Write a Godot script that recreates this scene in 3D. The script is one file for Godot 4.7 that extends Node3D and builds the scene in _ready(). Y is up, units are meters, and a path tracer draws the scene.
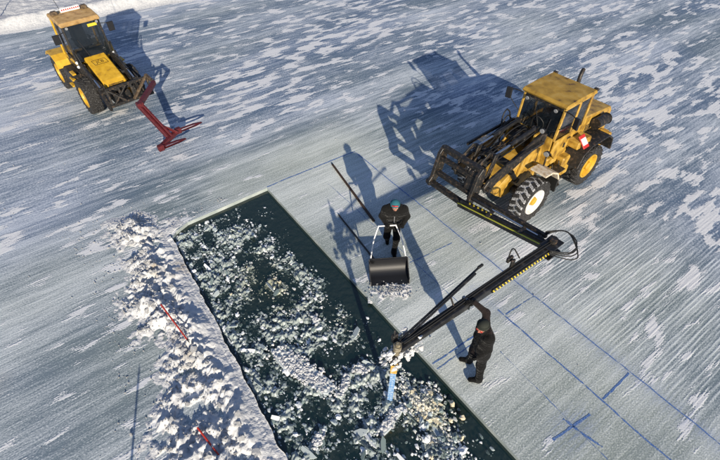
extends Node3D
# Two loaders cutting blocks out of lake ice, seen from the air.

const ICE_AT := Vector3(-2.68, 0.0, -10.52)      # corner of the sawn pool; the ice axes run along its edges
const ICE_TURN := -53.8
const TEX_X := -24.0
const TEX_Z := -28.0
const TEX_SIZE := 38.0
const WATER := -0.10

var used := {}
var mats := {}
var rng := RandomNumberGenerator.new()
var ice_xf: Transform3D


# ------------------------------------------------------------------ mesh builder
class MB:
	var v := PackedVector3Array()
	var n := PackedVector3Array()
	var c := PackedColorArray()
	var col := Color(1, 1, 1)

	func tri(a: Vector3, b: Vector3, d: Vector3, na: Vector3, nb: Vector3, nd: Vector3) -> void:
		v.append(a); v.append(d); v.append(b)
		n.append(na); n.append(nd); n.append(nb)
		c.append(col); c.append(col); c.append(col)

	func flat(pts: Array, out: Vector3) -> void:
		var nr: Vector3 = (pts[1] - pts[0]).cross(pts[2] - pts[0])
		if nr.length_squared() < 1e-14 and pts.size() > 3:
			nr = (pts[2] - pts[0]).cross(pts[3] - pts[0])
		if nr.length_squared() < 1e-16:
			return
		nr = nr.normalized()
		var q := pts
		if nr.dot(out) < 0.0:
			q = pts.duplicate(); q.reverse(); nr = -nr
		for i in range(1, q.size() - 1):
			tri(q[0], q[i], q[i + 1], nr, nr, nr)

	func away(pts: Array, ref: Vector3) -> void:
		var m := Vector3.ZERO
		for p in pts: m += p
		flat(pts, m / pts.size() - ref)

	func box(xf: Transform3D, size: Vector3, bev := 0.01) -> void:
		var h := size * 0.5
		var b: float = min(bev, min(h.x, min(h.y, h.z)) * 0.45)
		var q := func(s: Vector3, k: int) -> Vector3:
			var p := Vector3(s.x * (h.x - b), s.y * (h.y - b), s.z * (h.z - b))
			p[k] = s[k] * h[k]
			return xf * p
		var o := xf.origin
		for k in 3:
			var i := (k + 1) % 3
			var j := (k + 2) % 3
			for s in [-1.0, 1.0]:
				var r: Array = []
				for e in [[-1, -1], [1, -1], [1, 1], [-1, 1]]:
					var sg := Vector3.ZERO
					sg[k] = s; sg[i] = e[0]; sg[j] = e[1]
					r.append(q.call(sg, k))
				away(r, o)
			for s in [-1.0, 1.0]:
				for t in [-1.0, 1.0]:
					var a := Vector3.ZERO
					a[i] = s; a[j] = t; a[k] = -1
					var d := a
					d[k] = 1
					away([q.call(a, i), q.call(d, i), q.call(d, j), q.call(a, j)], o)
		for x in [-1.0, 1.0]:
			for y in [-1.0, 1.0]:
				for z in [-1.0, 1.0]:
					var s := Vector3(x, y, z)
					away([q.call(s, 0), q.call(s, 1), q.call(s, 2)], o)

	func bx(at: Vector3, size: Vector3, bev := 0.01, turn := Vector3.ZERO) -> void:
		box(Transform3D(Basis.from_euler(turn), at), size, bev)

	func beam(a: Vector3, b: Vector3, w: float, h: float, up := Vector3.UP, bev := 0.008) -> void:
		var x := (b - a).normalized()
		var z := x.cross(up)
		if z.length() < 0.01: z = x.cross(Vector3.RIGHT)
		z = z.normalized()
		var y := z.cross(x)
		box(Transform3D(Basis(x, y, z), (a + b) * 0.5), Vector3((b - a).length(), h, w), bev)

	# polygon in the xy plane of xf, thickness along z
	func prism(poly: Array, z0: float, z1: float, xf := Transform3D.IDENTITY, bev := 0.008) -> void:
		var m := poly.size()
		var area := 0.0
		for i in m:
			var a: Vector2 = poly[i]
			var b: Vector2 = poly[(i + 1) % m]
			area += a.x * b.y - b.x * a.y
		var p: Array = poly.duplicate()
		if area < 0: p.reverse()
		var inset: Array = []
		var nrm: Array = []
		for i in m:
			var d: Vector2 = (p[(i + 1) % m] - p[i]).normalized()
			nrm.append(Vector2(d.y, -d.x))
		for i in m:
			var n1: Vector2 = nrm[(i + m - 1) % m]
			var n2: Vector2 = nrm[i]
			inset.append(p[i] - (n1 + n2) / max(0.35, 1.0 + n1.dot(n2)) * bev)
		var idx := Geometry2D.triangulate_polygon(PackedVector2Array(inset))
		for side in 2:
			var z := z0 if side == 0 else z1
			var out := xf.basis * Vector3(0, 0, -1 if side == 0 else 1)
			for t in range(0, idx.size(), 3):
				var r: Array = []
				for e in 3:
					var w: Vector2 = inset[idx[t + e]]
					r.append(xf * Vector3(w.x, w.y, z))
				flat(r, out)
		for i in m:
			var j := (i + 1) % m
			var nn: Vector2 = nrm[i]
			var out := xf.basis * Vector3(nn.x, nn.y, 0)
			var f := func(w: Vector2, z: float) -> Vector3: return xf * Vector3(w.x, w.y, z)
			flat([f.call(p[i], z0 + bev), f.call(p[j], z0 + bev), f.call(p[j], z1 - bev), f.call(p[i], z1 - bev)], out)
			flat([f.call(p[i], z0 + bev), f.call(p[j], z0 + bev), f.call(inset[j], z0), f.call(inset[i], z0)], out - xf.basis.z)
			flat([f.call(p[i], z1 - bev), f.call(p[j], z1 - bev), f.call(inset[j], z1), f.call(inset[i], z1)], out + xf.basis.z)

	func cyl(a: Vector3, b: Vector3, ra: float, rb := -1.0, seg := 12, caps := true) -> void:
		if rb < 0: rb = ra
		var y := (b - a).normalized()
		var x := y.cross(Vector3.UP)
		if x.length() < 0.05: x = y.cross(Vector3.RIGHT)
		x = x.normalized()
		var z := x.cross(y)
		for i in seg:
			var t0 := TAU * i / seg
			var t1 := TAU * (i + 1) / seg
			var d0 := x * cos(t0) + z * sin(t0)
			var d1 := x * cos(t1) + z * sin(t1)
			var p := [a + d0 * ra, a + d1 * ra, b + d1 * rb, b + d0 * rb]
			if (p[1] - p[0]).cross(p[2] - p[0]).dot(d0 + d1) + (p[2] - p[0]).cross(p[3] - p[0]).dot(d0 + d1) >= 0:
				tri(p[0], p[1], p[2], d0, d1, d1); tri(p[0], p[2], p[3], d0, d1, d0)
			else:
				tri(p[0], p[2], p[1], d0, d1, d1); tri(p[0], p[3], p[2], d0, d0, d1)
			if caps:
				if ra > 0.0: flat([a, p[0], p[1]], -y)
				if rb > 0.0: flat([b, p[3], p[2]], y)

	func tube(pts: Array, r: float, seg := 8) -> void:
		var m := pts.size()
		var x := Vector3.ZERO
		var rings: Array = []
		for i in m:
			var t: Vector3 = (pts[min(i + 1, m - 1)] - pts[max(i - 1, 0)]).normalized()
			if i == 0:
				x = t.cross(Vector3.UP)
				if x.length() < 0.05: x = t.cross(Vector3.RIGHT)
			x = (x - t * x.dot(t)).normalized()
			var y := t.cross(x)
			var ring: Array = []
			for k in seg:
				ring.append(x * cos(TAU * k / seg) + y * sin(TAU * k / seg))
			rings.append(ring)
		for i in m - 1:
			for k in seg:
				var l := (k + 1) % seg
				var a0: Vector3 = rings[i][k]
				var a1: Vector3 = rings[i][l]
				var b0: Vector3 = rings[i + 1][k]
				var b1: Vector3 = rings[i + 1][l]
				var p0: Vector3 = pts[i] + a0 * r
				var p1: Vector3 = pts[i] + a1 * r
				var p2: Vector3 = pts[i + 1] + b1 * r
				var p3: Vector3 = pts[i + 1] + b0 * r
				if (p1 - p0).cross(p2 - p0).dot(a0) >= 0:
					tri(p0, p1, p2, a0, a1, b1); tri(p0, p2, p3, a0, b1, b0)
				else:
					tri(p0, p2, p1, a0, b1, a1); tri(p0, p3, p2, a0, b0, b1)
		var e0: Array = []
		var e1: Array = []
		for k in seg:
			e0.append(pts[0] + rings[0][k] * r)
			e1.append(pts[m - 1] + rings[m - 1][k] * r)
		flat(e0, pts[0] - pts[1])
		flat(e1, pts[m - 1] - pts[m - 2])

	# profile of (radius, along y), turned round the y axis of xf
	func lathe(prof: Array, xf: Transform3D, seg := 24) -> void:
		for i in prof.size() - 1:
			var a: Vector2 = prof[i]
			var b: Vector2 = prof[i + 1]
			var d := (b - a).normalized()
			var pn := Vector2(d.y, -d.x)
			for k in seg:
				var t0 := TAU * k / seg
				var t1 := TAU * (k + 1) / seg
				var r0 := Vector3(cos(t0), 0, sin(t0))
				var r1 := Vector3(cos(t1), 0, sin(t1))
				var n0 := (xf.basis * (r0 * pn.x + Vector3.UP * pn.y)).normalized()
				var n1 := (xf.basis * (r1 * pn.x + Vector3.UP * pn.y)).normalized()
				var p := [xf * (r0 * a.x + Vector3.UP * a.y), xf * (r1 * a.x + Vector3.UP * a.y), xf * (r1 * b.x + Vector3.UP * b.y), xf * (r0 * b.x + Vector3.UP * b.y)]
				var g: Vector3 = (p[1] - p[0]).cross(p[2] - p[0]) + (p[2] - p[0]).cross(p[3] - p[0])
				if g.dot(n0 + n1) >= 0:
					if a.x > 1e-5: tri(p[0], p[1], p[2], n0, n1, n1)
					if b.x > 1e-5: tri(p[0], p[2], p[3], n0, n1, n0)
				else:
					if a.x > 1e-5: tri(p[0], p[2], p[1], n0, n1, n1)
					if b.x > 1e-5: tri(p[0], p[3], p[2], n0, n0, n1)

	func ell(at: Vector3, rad: Vector3, seg := 14, from := -1.0, to := 1.0, bs := Basis.IDENTITY) -> void:
		var rows := seg / 2 + 1
		for i in rows:
			var a0: float = lerp(from, to, float(i) / rows) * PI / 2
			var a1: float = lerp(from, to, float(i + 1) / rows) * PI / 2
			for k in seg:
				var t0 := TAU * k / seg
				var t1 := TAU * (k + 1) / seg
				var d := [Vector3(cos(a0) * cos(t0), sin(a0), cos(a0) * sin(t0)), Vector3(cos(a0) * cos(t1), sin(a0), cos(a0) * sin(t1)), Vector3(cos(a1) * cos(t1), sin(a1), cos(a1) * sin(t1)), Vector3(cos(a1) * cos(t0), sin(a1), cos(a1) * sin(t0))]
				var p: Array = []
				var m: Array = []
				for e in d:
					p.append(at + bs * (e * rad)); m.append((bs * (e / rad)).normalized())
				if (p[2] - p[0]).cross(p[3] - p[1]).dot(m[0] + m[2]) >= 0:
					tri(p[0], p[1], p[2], m[0], m[1], m[2]); tri(p[0], p[2], p[3], m[0], m[2], m[3])
				else:
					tri(p[0], p[2], p[1], m[0], m[2], m[1]); tri(p[0], p[3], p[2], m[0], m[3], m[2])

	func mesh() -> ArrayMesh:
		var a := []
		a.resize(Mesh.ARRAY_MAX)
		a[Mesh.ARRAY_VERTEX] = v
		a[Mesh.ARRAY_NORMAL] = n
		a[Mesh.ARRAY_COLOR] = c
		var me := ArrayMesh.new()
		me.add_surface_from_arrays(Mesh.PRIMITIVE_TRIANGLES, a)
		return me


# ------------------------------------------------------------------ nodes
func numbered(nm: String) -> String:
	if not used.has(nm):
		used[nm] = 0
		return nm
	used[nm] += 1
	return "%s_%03d" % [nm, used[nm]]

func put(mb: MB, nm: String, mat: Material, parent: Node = self) -> MeshInstance3D:
	var o := MeshInstance3D.new()
	o.mesh = mb.mesh()
	o.mesh.surface_set_material(0, mat)
	o.name = numbered(nm) if parent == self else nm
	parent.add_child(o, true)
	return o

func thing(nm: String, label: String, cat: String, at := Vector3.ZERO, turn := 0.0, group := "") -> Node3D:
	var o := Node3D.new()
	o.name = numbered(nm)
	add_child(o)
	o.position = at
	o.rotation_degrees.y = turn
	return tag(o, label, cat, group)

func tag(o: Node3D, label: String, cat: String, group := "", kind := "") -> Node3D:
	if label: o.set_meta("label", label)
	if cat: o.set_meta("category", cat)
	if group: o.set_meta("group", group)
	if kind: o.set_meta("kind", kind)
	return o


# ------------------------------------------------------------------ materials
func lin(r: float, g: float, b: float) -> Color:
	return Color(r, g, b).linear_to_srgb()

func ntex(seed_: int, freq: float, oct: int, stops: Array, size := 256, type := FastNoiseLite.TYPE_SIMPLEX_SMOOTH) -> ImageTexture:
	var fn := FastNoiseLite.new()
	fn.seed = seed_; fn.frequency = freq; fn.noise_type = type
	fn.fractal_type = FastNoiseLite.FRACTAL_FBM; fn.fractal_octaves = oct
	var im := fn.get_seamless_image(size, size, false, false, 0.1, true)
	im.convert(Image.FORMAT_L8)
	var d := im.get_data()
	var lut := PackedByteArray()
	for i in 256:
		var t := i / 255.0
		var cc: Color = stops[0][1]
		for k in stops.size() - 1:
			if t >= stops[k][0]:
				var u: float = clamp((t - stops[k][0]) / max(1e-4, stops[k + 1][0] - stops[k][0]), 0, 1)
				cc = stops[k][1].lerp(stops[k + 1][1], u)
		var s := cc.linear_to_srgb()
		lut.append(int(s.r * 255)); lut.append(int(s.g * 255)); lut.append(int(s.b * 255))
	var out := PackedByteArray()
	out.resize(size * size * 3)
	for i in size * size:
		var q := d[i] * 3
		out[i * 3] = lut[q]; out[i * 3 + 1] = lut[q + 1]; out[i * 3 + 2] = lut[q + 2]
	return ImageTexture.create_from_image(Image.create_from_data(size, size, false, Image.FORMAT_RGB8, out))

func flatmat(key: String, color: Color, rough := 0.6, metal := 0.0) -> StandardMaterial3D:
	var m := StandardMaterial3D.new()
	m.albedo_color = color; m.roughness = rough; m.metallic = metal
	mats[key] = m
	return m

func noisemat(key: String, seed_: int, freq: float, oct: int, stops: Array, scale_: float, rough := 0.6, metal := 0.0, bump := 0.0) -> StandardMaterial3D:
	var m := StandardMaterial3D.new()
	m.albedo_texture = ntex(seed_, freq, oct, stops)
	m.uv1_triplanar = true
	m.uv1_scale = Vector3.ONE * scale_
	m.roughness = rough; m.metallic = metal
	if bump > 0:
		m.heightmap_enabled = true
		m.heightmap_texture = ntex(seed_ + 7, freq * 1.7, 4, [[0.0, Color(0, 0, 0)], [1.0, Color(1, 1, 1)]])
		m.heightmap_scale = bump
	mats[key] = m
	return m

func make_materials() -> void:
	var C := func(r, g, b) -> Color: return Color(r, g, b)
	# machine paint: chrome yellow, faded and grimy in patches
	noisemat("yellow", 11, 0.018, 5, [[0.0, C.call(0.08, 0.05, 0.02)], [0.14, C.call(0.20, 0.105, 0.022)], [0.32, C.call(0.32, 0.185, 0.03)], [0.60, C.call(0.50, 0.30, 0.045)], [1.0, C.call(0.56, 0.39, 0.12)]], 0.6, 0.42)
	noisemat("roof_yellow", 12, 0.016, 5, [[0.0, C.call(0.05, 0.028, 0.012)], [0.12, C.call(0.12, 0.06, 0.015)], [0.24, C.call(0.30, 0.18, 0.025)], [0.45, C.call(0.37, 0.22, 0.03)], [0.65, C.call(0.45, 0.27, 0.04)], [1.0, C.call(0.50, 0.34, 0.09)]], 0.55, 0.5)
	noisemat("bright_yellow", 13, 0.02, 4, [[0.0, C.call(0.22, 0.11, 0.02)], [0.25, C.call(0.52, 0.30, 0.02)], [0.7, C.call(0.66, 0.40, 0.03)], [1.0, C.call(0.66, 0.44, 0.08)]], 0.7, 0.38)
	noisemat("tan_roof", 14, 0.02, 4, [[0.0, C.call(0.16, 0.09, 0.04)], [0.35, C.call(0.46, 0.28, 0.10)], [1.0, C.call(0.58, 0.40, 0.18)]], 0.8, 0.5)
	noisemat("black", 15, 0.03, 5, [[0.0, C.call(0.008, 0.008, 0.008)], [0.55, C.call(0.018, 0.017, 0.016)], [0.74, C.call(0.045, 0.036, 0.028)], [0.86, C.call(0.11, 0.065, 0.035)], [1.0, C.call(0.16, 0.15, 0.14)]], 1.1, 0.5)
	noisemat("black_steel", 16, 0.02, 4, [[0.0, C.call(0.008, 0.008, 0.009)], [0.6, C.call(0.016, 0.016, 0.017)], [0.85, C.call(0.05, 0.048, 0.045)], [1.0, C.call(0.14, 0.13, 0.12)]], 0.9, 0.38)
	noisemat("brown_steel", 17, 0.03, 5, [[0.0, C.call(0.02, 0.015, 0.012)], [0.4, C.call(0.075, 0.05, 0.03)], [0.7, C.call(0.16, 0.11, 0.06)], [1.0, C.call(0.26, 0.19, 0.12)]], 1.1, 0.6)
	noisemat("red_steel", 18, 0.03, 5, [[0.0, C.call(0.02, 0.005, 0.006)], [0.35, C.call(0.075, 0.009, 0.012)], [0.8, C.call(0.125, 0.013, 0.017)], [1.0, C.call(0.19, 0.05, 0.045)]], 1.1, 0.5)
	noisemat("tyre", 19, 0.04, 4, [[0.0, C.call(0.008, 0.008, 0.008)], [0.55, C.call(0.018, 0.017, 0.017)], [0.8, C.call(0.05, 0.05, 0.05)], [1.0, C.call(0.35, 0.36, 0.37)]], 1.5, 0.8)
	noisemat("tyre_snow", 20, 0.06, 4, [[0.0, C.call(0.02, 0.02, 0.02)], [0.42, C.call(0.03, 0.03, 0.03)], [0.5, C.call(0.45, 0.46, 0.48)], [1.0, C.call(0.75, 0.76, 0.78)]], 2.0, 0.8)
	noisemat("rim_white", 21, 0.02, 4, [[0.0, C.call(0.25, 0.2, 0.14)], [0.3, C.call(0.7, 0.68, 0.64)], [1.0, C.call(0.78, 0.77, 0.75)]], 1.2, 0.5)
	noisemat("dusty_white", 22, 0.03, 4, [[0.0, C.call(0.35, 0.22, 0.10)], [0.4, C.call(0.62, 0.52, 0.38)], [1.0, C.call(0.74, 0.70, 0.62)]], 1.2, 0.6)
	noisemat("motor_tan", 24, 0.03, 4, [[0.0, C.call(0.06, 0.05, 0.035)], [0.5, C.call(0.20, 0.17, 0.11)], [1.0, C.call(0.5, 0.47, 0.4)]], 1.6, 0.6)
	noisemat("wood", 23, 0.05, 4, [[0.0, C.call(0.02, 0.012, 0.008)], [0.5, C.call(0.045, 0.024, 0.014)], [1.0, C.call(0.09, 0.05, 0.03)]], 2.0, 0.7)
	flatmat("chrome", lin(0.62, 0.63, 0.64), 0.22, 1.0)
	flatmat("alu", lin(0.72, 0.73, 0.75), 0.35, 0.6)
	flatmat("rubber", lin(0.012, 0.012, 0.012), 0.55)
	flatmat("plastic", lin(0.010, 0.011, 0.014), 0.5)
	flatmat("seat", lin(0.02, 0.022, 0.026), 0.75)
	flatmat("stripe_yellow", lin(0.66, 0.50, 0.03), 0.5)
	flatmat("thin_yellow", lin(0.60, 0.58, 0.05), 0.5)
	flatmat("red", lin(0.48, 0.025, 0.02), 0.4)
	flatmat("stake_red", lin(0.50, 0.035, 0.02), 0.5)
	flatmat("white", lin(0.75, 0.75, 0.74), 0.5)
	flatmat("orange", lin(0.65, 0.18, 0.02), 0.25)
	flatmat("lamp_glass", lin(0.28, 0.29, 0.30), 0.1)
	flatmat("lamp_white", lin(0.7, 0.71, 0.72), 0.15)
	noisemat("blade_blue", 71, 0.04, 4, [[0.0, C.call(0.08, 0.20, 0.42)], [0.5, C.call(0.13, 0.30, 0.58)], [0.7, C.call(0.4, 0.5, 0.6)], [1.0, C.call(0.7, 0.72, 0.74)]], 2.0, 0.45)
	noisemat("blade_yellow", 72, 0.04, 4, [[0.0, C.call(0.3, 0.18, 0.04)], [0.5, C.call(0.58, 0.36, 0.06)], [0.75, C.call(0.6, 0.42, 0.14)], [1.0, C.call(0.7, 0.66, 0.6)]], 2.0, 0.5)
	flatmat("print_black", lin(0.03, 0.02, 0.012), 0.5)
	var g := flatmat("glass", Color(0.10, 0.13, 0.16, 0.42), 0.04)
	g.transparency = BaseMaterial3D.TRANSPARENCY_ALPHA
	g.cull_mode = BaseMaterial3D.CULL_DISABLED
	var vc := flatmat("cloth", Color(1, 1, 1), 0.85)
	vc.vertex_color_use_as_albedo = true
	vc.heightmap_enabled = true
	vc.heightmap_texture = ntex(77, 0.03, 4, [[0.0, Color(0, 0, 0)], [1.0, Color(1, 1, 1)]])
	vc.heightmap_scale = 4.0
	vc.metallic_specular = 0.25
	vc.rim_enabled = true
	vc.rim = 0.15
	vc.uv1_triplanar = true
	vc.uv1_scale = Vector3.ONE * 1.6
	# snow with grains and small clumps
	var sn := noisemat("snow", 31, 0.03, 5, [[0.0, C.call(0.40, 0.42, 0.44)], [0.35, C.call(0.58, 0.59, 0.60)], [1.0, C.call(0.74, 0.74, 0.73)]], 0.9, 0.85, 0.0, 2.2)
	sn.vertex_color_use_as_albedo = true
	var ck := flatmat("chunk", Color(1, 1, 1), 0.22)
	ck.vertex_color_use_as_albedo = true
	var icew := noisemat("ice_wall", 33, 0.02, 4, [[0.0, C.call(0.28, 0.33, 0.32)], [0.5, C.call(0.38, 0.43, 0.42)], [1.0, C.call(0.52, 0.56, 0.54)]], 0.5, 0.3)
	icew.metallic_specular = 0.5
	var wt := StandardMaterial3D.new()
	wt.albedo_color = Color(lin(0.006, 0.022, 0.020), 0.80)
	wt.transparency = BaseMaterial3D.TRANSPARENCY_ALPHA
	wt.roughness = 0.06
	wt.heightmap_enabled = true
	wt.heightmap_texture = ntex(35, 0.02, 3, [[0.0, Color(0, 0, 0)], [1.0, Color(1, 1, 1)]])
	wt.heightmap_scale = 0.35
	wt.uv1_triplanar = true
	wt.uv1_scale = Vector3.ONE * 0.8
	mats["water"] = wt
	flatmat("deep", lin(0.006, 0.018, 0.017), 0.9)
	noisemat("paint_blue", 36, 0.05, 4, [[0.0, C.call(0.34, 0.40, 0.48)], [0.35, C.call(0.20, 0.29, 0.46)], [0.52, C.call(0.08, 0.17, 0.42)], [1.0, C.call(0.04, 0.11, 0.36)]], 2.2, 0.6)


# ------------------------------------------------------------------ setting
func sm(a: float, b: float, x: float) -> float:
	var t: float = clamp((x - a) / (b - a), 0.0, 1.0)
	return t * t * (3.0 - 2.0 * t)

const TRK := [[4.6, 0.5, 0.42, 0.4, -0.16], [5.7, 0.5, 0.42, 0.7, -0.17], [-7.6, 0.9, 0.22, 1.0, 0.10], [-9.2, 0.9, 0.22, 1.1, 0.10]]

func noise_bytes(seed_: int, freq: float, oct: int, px: float, pz: float, x0: float, z0: float, size: float, n: int) -> PackedByteArray:
	# px, pz: metres per noise pixel along x and z (drawn out along z, the way the ice was scraped)
	var fn := FastNoiseLite.new()
	fn.seed = seed_; fn.frequency = freq
	fn.noise_type = FastNoiseLite.TYPE_SIMPLEX_SMOOTH
	fn.fractal_type = FastNoiseLite.FRACTAL_FBM; fn.fractal_octaves = oct
	fn.offset = Vector3((x0 + 60.0) / px, (z0 + 60.0) / pz, 0)
	var w := mini(n, int(ceil(size / px)))
	var h := mini(n, int(ceil(size / pz)))
	var im := fn.get_image(w, h, false, false, false)
	im.convert(Image.FORMAT_L8)
	if w != n or h != n: im.resize(n, n, Image.INTERPOLATE_CUBIC)
	return im.get_data()

func ice_textures(x0: float, z0: float, size: float, n: int) -> Array:
	var s := size / n
	var patch := noise_bytes(1, 0.056, 6, 0.030, 0.085, x0, z0, size, n)     # ragged snow patches
	var patch2 := noise_bytes(2, 0.016, 4, 0.075, 0.15, x0, z0, size, n)     # where there are many of them
	var streak := noise_bytes(3, 0.11, 4, maxf(s, 0.0186), 0.55, x0, z0, size, n)   # scrape marks
	var fine := noise_bytes(7, 0.22, 3, maxf(s, 0.010), 0.16, x0, z0, size, n)      # scratches
	var band := noise_bytes(4, 0.035, 3, 0.075, 2.4, x0, z0, size, n)        # broad passes of the scraper
	var cloud := noise_bytes(5, 0.014, 5, 0.075, 0.09, x0, z0, size, n)
	var grain := noise_bytes(6, 0.30, 3, maxf(s, 0.011), maxf(s, 0.013), x0, z0, size, n)
	var col := PackedByteArray(); col.resize(n * n * 3)
	var hgt := PackedByteArray(); hgt.resize(n * n)
	var lut := PackedByteArray(); lut.resize(1025)
	for i in 1025:
		lut[i] = int(clamp(pow(i / 1024.0, 1.0 / 2.2) * 255.0, 0, 255))
	var spread := PackedFloat32Array(); spread.resize(256)      # stretches the noise to the full range
	for i in 256: spread[i] = clampf((i / 255.0 - 0.5) * 1.75, -0.5, 0.5)
	var groove := PackedFloat32Array(); groove.resize(n)
	for i in n:
		var x := x0 + (i + 0.5) * s
		groove[i] = pow(0.5 + 0.5 * sin(x * TAU / 0.082 + 1.6 * sin(x * 1.7) + 0.7 * sin(x * 5.3)), 1.6)
	for j in n:
		var z := z0 + (j + 0.5) * s
		var zfar := sm(-4.5, -9.0, z)
		var zleft := sm(3.0, 5.0, z)
		var zgro := sm(-2.6, -4.2, z) * (1.0 - sm(-9.5, -14.0, z))
		var zclear := sm(-4.4, -2.8, z) * (1.0 - sm(0.5, 2.0, z))
		var tr := PackedFloat32Array()
		for q in TRK: tr.append(q[0] + q[1] * sin(z * q[2] + q[3]) + q[4] * z)
		var dz1 := absf(z + 3.09)
		var dz2 := absf(z + 2.12)
		for i in n:
			var x := x0 + (i + 0.5) * s
			var k := j * n + i
			var pa := spread[patch[k]]
			var pb := spread[patch2[k]]
			var st := spread[streak[k]]
			var fi := spread[fine[k]]
			var bd := spread[band[k]]
			var cl := spread[cloud[k]]
			var gr := spread[grain[k]]
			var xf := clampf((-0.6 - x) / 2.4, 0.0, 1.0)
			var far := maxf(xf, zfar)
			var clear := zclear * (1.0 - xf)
			var ridge := clampf((-16.4 - x) * 1.2, 0.0, 1.0)
			# snow left lying on the ice: ragged, thin at its rims
			var cover := -0.265 + 0.125 * far + 0.40 * pb - 0.17 * clear - 0.13 * zleft + 1.2 * ridge
			if z > 2.6 and x > -1.6: cover += 0.24 * exp(-pow((z - 4.5 - 0.07 * x) / 0.85, 2.0)) * clampf((x + 1.6) * 1.5, 0.0, 1.0)
			if x > 6.0 and z > -8.0 and z < -1.0:
				cover += 0.42 * exp(-(pow((x - 8.75) / 0.42, 2.0) + pow((z + 5.2) / 1.1, 2.0))) + 0.40 * exp(-(pow((x - 9.75) / 0.3, 2.0) + pow((z + 2.5) / 0.32, 2.0))) + 0.3 * exp(-(pow((x - 7.25) / 0.16, 2.0) + pow((z + 2.35) / 0.5, 2.0)))
			var snow := clampf((pa + cover) * 10.0 + gr * 1.6 + fi * 2.4 + st * 1.0, 0.0, 1.0)
			# wheel tracks pressed into the snow dust, broken along their way
			if z < -3.4 or x < -1.5:
				var tk := 0.0
				for tc in tr:
					var dd := absf(x - tc)
					if dd < 0.3: tk = maxf(tk, (1.0 - dd / 0.3) * (0.5 + 1.3 * cl + 1.0 * pa))
				if tk > 0.0: snow = clampf(snow + tk * 1.6 + gr * 1.4 - 0.55, snow, 1.0)
			# bare ice: scrape marks, scratches, grain, painted sparkle
			var calm := 1.0 - 0.5 * maxf(clear, 0.3 * zleft)
			var a := 0.50 + 0.78 * st * calm + 0.70 * fi * calm + 0.95 * bd + 0.75 * cl + 0.8 * gr
			var gw := zgro * clampf((x - 0.5) / 2.5, 0.0, 1.0) * clampf(0.55 + 1.1 * cl + 0.8 * st, 0.0, 1.0)
			a += gw * (groove[i] - 0.42) * (0.75 + 0.8 * fi)
			if gr > 0.30: a += (gr - 0.30) * 1.5 + 0.05        # sparkle painted into the colour as bright specks
			a = clampf(a, -0.1, 1.3)
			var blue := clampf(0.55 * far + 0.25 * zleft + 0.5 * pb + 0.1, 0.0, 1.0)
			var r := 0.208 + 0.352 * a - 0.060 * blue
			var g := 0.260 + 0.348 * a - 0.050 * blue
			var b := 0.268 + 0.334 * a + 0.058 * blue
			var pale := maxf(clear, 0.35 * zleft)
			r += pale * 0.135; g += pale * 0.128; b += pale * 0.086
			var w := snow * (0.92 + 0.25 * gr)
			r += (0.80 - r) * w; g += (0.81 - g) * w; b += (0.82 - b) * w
			# dye that ran off the marking lines
			if z < -0.3 and z > -4.2 and x > 0.2:
				var d := exp(-dz1 * 5.5) * clampf(0.35 + 1.6 * cl + (x - 4.0) * 0.06, 0.0, 1.0)
				if x > 6.0: d += exp(-dz2 * 5.0) * clampf(0.35 + 1.5 * cl, 0.0, 1.0)
				var dx := x - 9.46
				var dc := z + 1.22
				d += 1.3 * exp(-(dx * dx * 9.0 + dc * dc * 4.0)) * (0.6 + 0.8 * fi)
				d = clampf(d * (0.24 + 0.5 * gr + 0.5 * fi), 0.0, 0.6)
				r += (0.075 - r) * d; g += (0.16 - g) * d; b += (0.42 - b) * d
			# brown silt spots by the tractor and at the left edge
			var si := 0.0
			if (x > -10.0 and x < -3.5 and z > -4.0 and z < 7.5) or (x > -0.5 and x < 3.6 and z > 4.5): si = clampf((cl - 0.16) * 3.0, 0.0, 1.0) * (exp(-(pow(x + 6.6, 2.0) * 0.35 + pow(z - 1.8, 2.0) * 0.12)) + exp(-(pow(x - 1.6, 2.0) * 1.2 + pow(z - 6.9, 2.0) * 0.9))) * (0.6 + 0.9 * st + 0.6 * gr)
			if si > 0.01:
				si = minf(si, 0.75)
				r += (0.15 - r) * si; g += (0.13 - g) * si; b += (0.115 - b) * si
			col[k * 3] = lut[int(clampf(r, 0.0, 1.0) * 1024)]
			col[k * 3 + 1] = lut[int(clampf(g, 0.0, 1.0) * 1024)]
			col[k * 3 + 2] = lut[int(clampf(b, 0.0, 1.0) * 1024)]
			hgt[k] = int(clampf(0.38 + 0.20 * snow + (0.13 * st + 0.13 * fi) * calm + 0.13 * gr * (1.0 - 0.4 * snow) + 0.16 * gw * (groove[i] - 0.4), 0.0, 1.0) * 255)
	return [ImageTexture.create_from_image(Image.create_from_data(n, n, false, Image.FORMAT_RGB8, col)), ImageTexture.create_from_image(Image.create_from_data(n, n, false, Image.FORMAT_L8, hgt))]

func left_edge(x: float) -> float:
	return 2.96 + 0.055 * (x - 0.43)

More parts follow.
